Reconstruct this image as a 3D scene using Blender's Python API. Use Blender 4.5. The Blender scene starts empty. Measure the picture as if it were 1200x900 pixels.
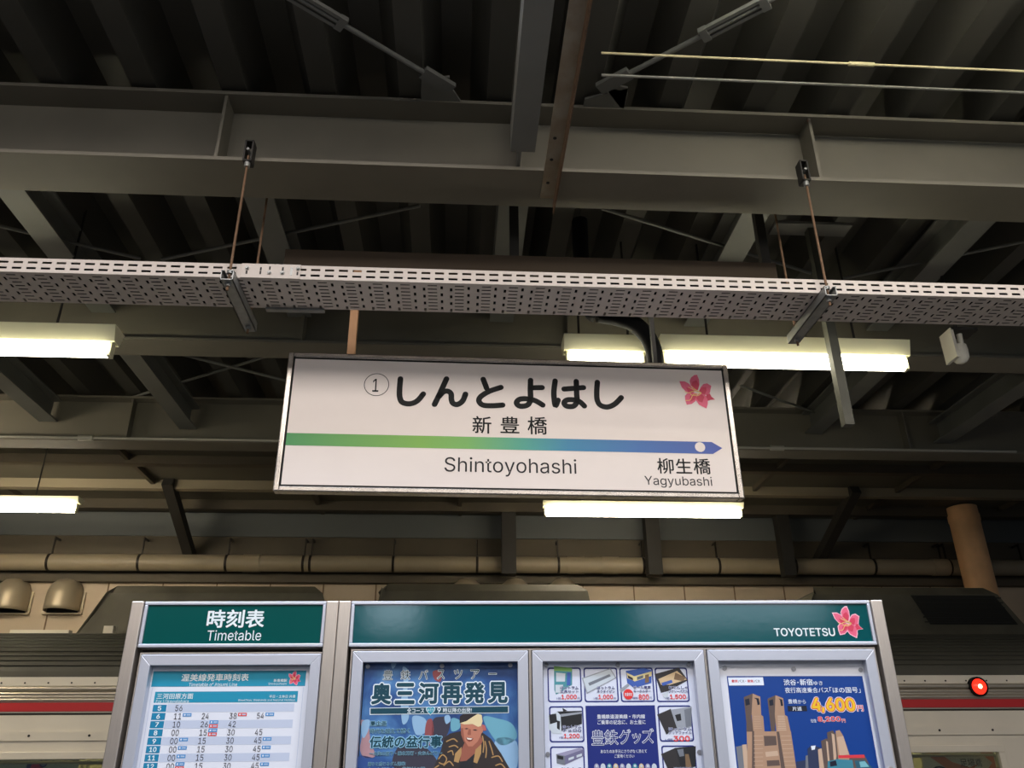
import bpy, math, random
from mathutils import Vector, Matrix
random.seed(7)
S = bpy.context.scene
COL = S.collection

# ------------------------------------------------------------------ camera
PITCH, YAW, ROLL, FPX = math.radians(25.0034), math.radians(-3.7905), math.radians(-0.50887), 970.0
CAM = Vector((0, 0, 1.55))
def _basis():
    f = Vector((0, math.cos(PITCH), math.sin(PITCH))); u = Vector((0, -math.sin(PITCH), math.cos(PITCH))); x = Vector((1, 0, 0))
    c, s = math.cos(ROLL), math.sin(ROLL)
    x, u = c * x + s * u, -s * x + c * u
    Z = Matrix.Rotation(YAW, 3, 'Z')
    return Z @ x, Z @ u, Z @ f
CX, CU, CF = _basis()
cam = bpy.data.cameras.new('camera'); cam.sensor_fit = 'HORIZONTAL'; cam.sensor_width = 36; cam.lens = FPX / 1200 * 36
cam.clip_start = 0.05; cam.clip_end = 200
cob = bpy.data.objects.new('camera', cam); COL.objects.link(cob)
M = Matrix((CX, CU, -CF)).transposed().to_4x4(); M.translation = CAM
cob.matrix_world = M
S.camera = cob

# ------------------------------------------------------------------ light
S.view_settings.view_transform = 'Standard'; S.view_settings.look = 'None'
S.view_settings.gamma = 1; S.view_settings.use_curve_mapping = False
S.view_settings.exposure = 0.0
w = bpy.data.worlds.new('world'); S.world = w; w.use_nodes = True
bg = w.node_tree.nodes['Background']; bg.inputs[0].default_value = (0.80, 0.88, 1.0, 1); bg.inputs[1].default_value = 0.09
def area(name, loc, target, sx, sy, power, color):
    l = bpy.data.lights.new(name, 'AREA'); l.shape = 'RECTANGLE'; l.size = sx; l.size_y = sy; l.energy = power; l.color = color
    o = bpy.data.objects.new(name, l); COL.objects.link(o); o.location = loc
    o.rotation_euler = (Vector(target) - Vector(loc)).to_track_quat('-Z', 'Y').to_euler()
    return o
# daylight falling through the open gap between the two platform roofs
area('sky_gap_light', (0.3, -3.0, 6.35), (0.3, 3.0, 2.6), 14, 1.5, 500, (1.0, 0.91, 0.84))
# blue sky overhead, cut off by the roof edge, and two added low lights for the header panels' pale reflections
area('sky_overhead_light', (0.3, -2.2, 9.6), (0.3, 2.8, 1.8), 14, 1.6, 1000, (0.72, 0.82, 1.0))
area('header_reflection_light', (-1.0, -3.2, 3.1), (0.0, 2.8, 2.0), 0.52, 0.42, 4.0, (0.72, 0.86, 1.0))
area('header_reflection_light', (2.5, -3.2, 3.1), (1.0, 2.8, 2.0), 1.9, 0.42, 9.0, (0.72, 0.86, 1.0))

area('post_sheen_light', (0.3, -3.2, 3.95), (0.3, 2.8, 2.0), 12, 0.4, 66, (1.0, 0.90, 0.82))  # added warm strip for the steel posts to reflect

# ------------------------------------------------------------------ helpers
def at(px, py, Y=None, Z=None):
    """a point of the place seen at picture point px, py (1200 x 900), at distance Y or height Z"""
    d = CX * ((px - 600) / FPX) + CU * ((450 - py) / FPX) + CF
    k = Y / d.y if Y is not None else (Z - CAM.z) / d.z
    return CAM + d * k
class Plane:
    """an upright plane; u runs along it, z is height; towards the viewer is +n"""
    def __init__(s, origin, deg):
        t = math.radians(deg); s.o = Vector((origin[0], origin[1], 0)); s.u = Vector((math.cos(t), math.sin(t), 0)); s.n = Vector((math.sin(t), -math.cos(t), 0))
    def uz(s, px, py, off=0.0):
        d = CX * ((px - 600) / FPX) + CU * ((450 - py) / FPX) + CF
        o = s.o + s.n * off
        k = (o - CAM).dot(s.n) / d.dot(s.n)
        p = CAM + d * k
        return ((p - o).dot(s.u), p.z)
    def P(s, u, z, off=0.0):
        p = s.o + s.u * u + s.n * off
        return Vector((p.x, p.y, z))
BOARD = Plane((0.16197, 2.8), -1.56)
SIGN = Plane((0.18, 3.0), 1.0)

def lin(c):
    return tuple(((v / 255) / 12.92 if v / 255 <= 0.04045 else ((v / 255 + 0.055) / 1.055) ** 2.4) for v in c)
MATS = {}
def mat(name, rgb, rough=0.5, metal=0.0, emit=0.0, bump=0.0, mottle=0.0, scale=8.0, spec=0.5, mot_rgb=None, stretch=None):
    if name in MATS: return MATS[name]
    m = bpy.data.materials.new(name); m.use_nodes = True; n = m.node_tree; b = n.nodes['Principled BSDF']
    c = lin(rgb) + (1,)
    b.inputs['Base Color'].default_value = c; b.inputs['Roughness'].default_value = rough; b.inputs['Metallic'].default_value = metal
    b.inputs['Specular IOR Level'].default_value = spec
    if emit: b.inputs['Emission Color'].default_value = c; b.inputs['Emission Strength'].default_value = emit
    if mottle or bump:
        tc = n.nodes.new('ShaderNodeTexCoord'); mp = n.nodes.new('ShaderNodeMapping'); n.links.new(tc.outputs['Object'], mp.inputs[0])
        if stretch: mp.inputs['Scale'].default_value = stretch
        t = n.nodes.new('ShaderNodeTexNoise'); t.inputs['Scale'].default_value = scale; t.inputs['Detail'].default_value = 5
        n.links.new(mp.outputs[0], t.inputs['Vector'])
        if mottle:
            r = n.nodes.new('ShaderNodeValToRGB'); n.links.new(t.outputs['Fac'], r.inputs[0])
            d = lin(mot_rgb) if mot_rgb else tuple(v * (1 - mottle) for v in c[:3])
            r.color_ramp.elements[0].position = 0.35; r.color_ramp.elements[1].position = 0.6
            r.color_ramp.elements[0].color = d + (1,); r.color_ramp.elements[1].color = c
            n.links.new(r.outputs[0], b.inputs['Base Color'])
        if bump:
            q = n.nodes.new('ShaderNodeBump'); q.inputs['Strength'].default_value = bump; q.inputs['Distance'].default_value = 0.01
            n.links.new(t.outputs['Fac'], q.inputs['Height']); n.links.new(q.outputs[0], b.inputs['Normal'])
    MATS[name] = m; return m
def ramp_mat(name, x0, x1, stops, rough=0.4):
    """printed colour run along the thing's own x"""
    m = bpy.data.materials.new(name); m.use_nodes = True; n = m.node_tree; b = n.nodes['Principled BSDF']; b.inputs['Roughness'].default_value = rough
    tc = n.nodes.new('ShaderNodeTexCoord'); sp = n.nodes.new('ShaderNodeSeparateXYZ'); mr = n.nodes.new('ShaderNodeMapRange'); r = n.nodes.new('ShaderNodeValToRGB')
    n.links.new(tc.outputs['Object'], sp.inputs[0]); n.links.new(sp.outputs[0], mr.inputs[0]); mr.inputs[1].default_value = x0; mr.inputs[2].default_value = x1
    n.links.new(mr.outputs[0], r.inputs[0]); n.links.new(r.outputs[0], b.inputs['Base Color'])
    for i, (p, c) in enumerate(stops):
        e = r.color_ramp.elements[i] if i < 2 else r.color_ramp.elements.new(p)
        e.position = p; e.color = lin(c) + (1,)
    return m
def glass_mat(name, tint=(0.75, 0.8, 0.78), gloss=0.12):
    m = bpy.data.materials.new(name); m.use_nodes = True; n = m.node_tree; n.nodes.clear()
    o = n.nodes.new('ShaderNodeOutputMaterial'); mx = n.nodes.new('ShaderNodeMixShader'); t = n.nodes.new('ShaderNodeBsdfTransparent'); g = n.nodes.new('ShaderNodeBsdfGlossy')
    t.inputs[0].default_value = tint + (1,); g.inputs['Roughness'].default_value = 0.03; mx.inputs[0].default_value = gloss
    n.links.new(t.outputs[0], mx.inputs[1]); n.links.new(g.outputs[0], mx.inputs[2]); n.links.new(mx.outputs[0], o.inputs[0])
    return m

ORG = {}
def tag(o, label, cat, group=None, kind=None):
    o['label'] = label; o['category'] = cat
    if group: o['group'] = group
    if kind: o['kind'] = kind
    return o
def thing(name, loc, label, cat, group=None):
    o = bpy.data.objects.new(name, None); COL.objects.link(o); o.location = loc; o.empty_display_size = 0.1
    ORG[o.name] = Vector(loc)
    return tag(o, label, cat, group)

class MB:
    """collects shapes in place coordinates and links them as ONE mesh object"""
    def __init__(s): s.v = []; s.f = []; s.m = []; s.mats = []; s.sm = []
    def mi(s, m):
        if m not in s.mats: s.mats.append(m)
        return s.mats.index(m)
    def add(s, vs, fs, m, smooth=False):
        b = len(s.v); i = s.mi(m); s.v += [Vector(v) for v in vs]
        for f in fs: s.f.append([b + k for k in f]); s.m.append(i); s.sm.append(smooth)
    def box(s, x0, x1, y0, y1, z0, z1, m):
        s.add([(x, y, z) for x in (x0, x1) for y in (y0, y1) for z in (z0, z1)],
              [(0, 1, 3, 2), (4, 6, 7, 5), (0, 4, 5, 1), (2, 3, 7, 6), (0, 2, 6, 4), (1, 5, 7, 3)], m)
    def pbox(s, pl, u0, u1, z0, z1, o0, o1, m):
        """a box on a plane, o0 (back) to o1 (front)"""
        s.add([pl.P(u, z, o) for u in (u0, u1) for o in (o1, o0) for z in (z0, z1)],
              [(0, 1, 3, 2), (4, 6, 7, 5), (0, 4, 5, 1), (2, 3, 7, 6), (0, 2, 6, 4), (1, 5, 7, 3)], m)
    def poly(s, pl, pts, off, m):
        s.add([pl.P(u, z, off) for u, z in pts], [list(range(len(pts)))], m)
    def pxpoly(s, pl, pts, off, m, base=0.0):
        s.poly(pl, [pl.uz(x, y, base) for x, y in pts], base + off, m)
    def prism(s, prof, axis, a, b, m, smooth=False, caps=True):
        """prof: 2D outline in the two other axes (x,z for axis y; y,z for axis x; x,y for axis z)"""
        def p3(p, t): return (t, p[0], p[1]) if axis == 'x' else (p[0], t, p[1]) if axis == 'y' else (p[0], p[1], t)
        n = len(prof); vs = [p3(p, a) for p in prof] + [p3(p, b) for p in prof]
        s.add(vs, [(i, (i + 1) % n, n + (i + 1) % n, n + i) for i in range(n)], m, smooth)
        if caps: s.add(vs, [list(range(n))[::-1], list(range(n, 2 * n))], m)
    def tube(s, pts, r, m, n=10, caps=True, smooth=True):
        pts = [Vector(p) for p in pts]; rings = []
        d = (pts[1] - pts[0]).normalized(); up = Vector((0, 0, 1)) if abs(d.z) < 0.9 else Vector((1, 0, 0))
        for i, p in enumerate(pts):
            d = (pts[min(i + 1, len(pts) - 1)] - pts[max(i - 1, 0)]).normalized()
            a = d.cross(up).normalized(); b = a.cross(d).normalized(); rr = r[i] if isinstance(r, (list, tuple)) else r
            rings.append([p + a * rr * math.cos(t) + b * rr * math.sin(t) for t in [2 * math.pi * k / n for k in range(n)]])
        vs = [v for q in rings for v in q]
        fs = [(i * n + k, i * n + (k + 1) % n, (i + 1) * n + (k + 1) % n, (i + 1) * n + k) for i in range(len(pts) - 1) for k in range(n)]
        s.add(vs, fs, m, smooth)
        if caps: s.add(vs, [list(range(n)), list(range((len(pts) - 1) * n, len(pts) * n))[::-1]], m)
    def bar(s, a, b, wx, hz, m):
        """a square-section bar between two points"""
        a, b = Vector(a), Vector(b); d = (b - a).normalized(); up = Vector((0, 0, 1)) if abs(d.z) < 0.95 else Vector((0, 1, 0))
        x = d.cross(up).normalized() * wx / 2; y = x.normalized().cross(d) * hz / 2
        vs = [p + sx * x + sy * y for p in (a, b) for sx, sy in ((-1, -1), (1, -1), (1, 1), (-1, 1))]
        s.add(vs, [(0, 1, 2, 3), (7, 6, 5, 4), (0, 4, 5, 1), (1, 5, 6, 2), (2, 6, 7, 3), (3, 7, 4, 0)], m)
    def disc(s, pl, c, r, off, m, n=24, ry=None):
        ry = ry or r
        s.poly(pl, [(c[0] + r * math.cos(-2 * math.pi * k / n), c[1] + ry * math.sin(-2 * math.pi * k / n)) for k in range(n)], off, m)
    def ring(s, pl, c, r0, r1, off, m, n=32, a0=0.0, a1=2 * math.pi):
        vs = [pl.P(c[0] + r * math.cos(t), c[1] + r * math.sin(t), off) for t in [a0 + (a1 - a0) * k / n for k in range(n + 1)] for r in (r0, r1)]
        s.add(vs, [(2 * k, 2 * k + 1, 2 * k + 3, 2 * k + 2) for k in range(n)], m)
    def stroke(s, pl, pts, wd, off, m, smooth=True, closed=False):
        """a brush stroke with round ends, pts in (u, z)"""
        P = [Vector(p) for p in pts]
        if smooth and len(P) > 2:
            Q = []
            for i in range(len(P) - 1):
                p0, p1, p2, p3 = P[max(i - 1, 0)], P[i], P[i + 1], P[min(i + 2, len(P) - 1)]
                for k in range(8):
                    t = k / 8
                    Q.append(0.5 * (2 * p1 + (p2 - p0) * t + (2 * p0 - 5 * p1 + 4 * p2 - p3) * t * t + (3 * p1 - p0 - 3 * p2 + p3) * t ** 3))
            P = Q + [P[-1]]
        h = wd / 2; L = []; R = []
        for i, p in enumerate(P):
            d = (P[min(i + 1, len(P) - 1)] - P[max(i - 1, 0)]).normalized(); nn = Vector((-d.y, d.x)) * h
            L.append(p + nn); R.append(p - nn)
        n = len(P); vs = [pl.P(p[0], p[1], off) for p in L + R]
        s.add(vs, [(i, n + i, n + i + 1, i + 1) for i in range(n - 1)], m)
        for c in (P[0], P[-1]): s.disc(pl, c, h, off, m, 14)
    def text(s, pl, body, box, m, bold=0.0, off=0.001, cjk=True, base=0.0, px=True):
        """printed characters fitted into a box: left, top, right, bottom"""
        vs, fs = glyph_mesh(body, cjk)
        if px:
            x0, y0, x1, y1 = box; ym, xm = (y0 + y1) / 2, (x0 + x1) / 2
            u0 = pl.uz(x0, ym, base)[0]; u1 = pl.uz(x1, ym, base)[0]; z1 = pl.uz(xm, y0, base)[1]; z0 = pl.uz(xm, y1, base)[1]
        else: u0, z1, u1, z0 = box
        a0 = min(v[0] for v in vs); a1 = max(v[0] for v in vs); b0 = min(v[1] for v in vs); b1 = max(v[1] for v in vs)
        kx = (u1 - u0) / (a1 - a0); kz = (z1 - z0) / max(b1 - b0, 1e-6)
        r = max(bold, 0.0)
        if r: kx = (u1 - u0) / (a1 - a0 + 2 * r); kz = (z1 - z0) / max(b1 - b0 + 2 * r, 1e-6)
        n = 0 if r == 0 else 6 if r < 0.03 else 10
        for k in range(n + 1):
            dx, dy = (0, 0) if k == n else (r * math.cos(2 * math.pi * k / n), r * math.sin(2 * math.pi * k / n))
            s.add([pl.P(u0 + (v[0] - a0 + r + dx) * kx, z0 + (v[1] - b0 + r + dy) * kz, base + off - 0.000025 * (n - k)) for v in vs], fs, m)
    def build(s, name, parent=None, bevel=0.0, kind=None):
        me = bpy.data.meshes.new(name); org = ORG[parent.name] if parent is not None else Vector((0, 0, 0))
        me.from_pydata([v - org for v in s.v], [], s.f)
        for m in s.mats: me.materials.append(m)
        me.polygons.foreach_set('material_index', s.m); me.polygons.foreach_set('use_smooth', s.sm)
        me.update()
        o = bpy.data.objects.new(name, me); COL.objects.link(o)
        if parent is not None: o.parent = parent
        ORG[o.name] = org
        if bevel:
            b = o.modifiers.new('bevel', 'BEVEL'); b.width = bevel; b.segments = 2; b.limit_method = 'ANGLE'
        if kind: o['kind'] = kind
        return o

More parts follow.
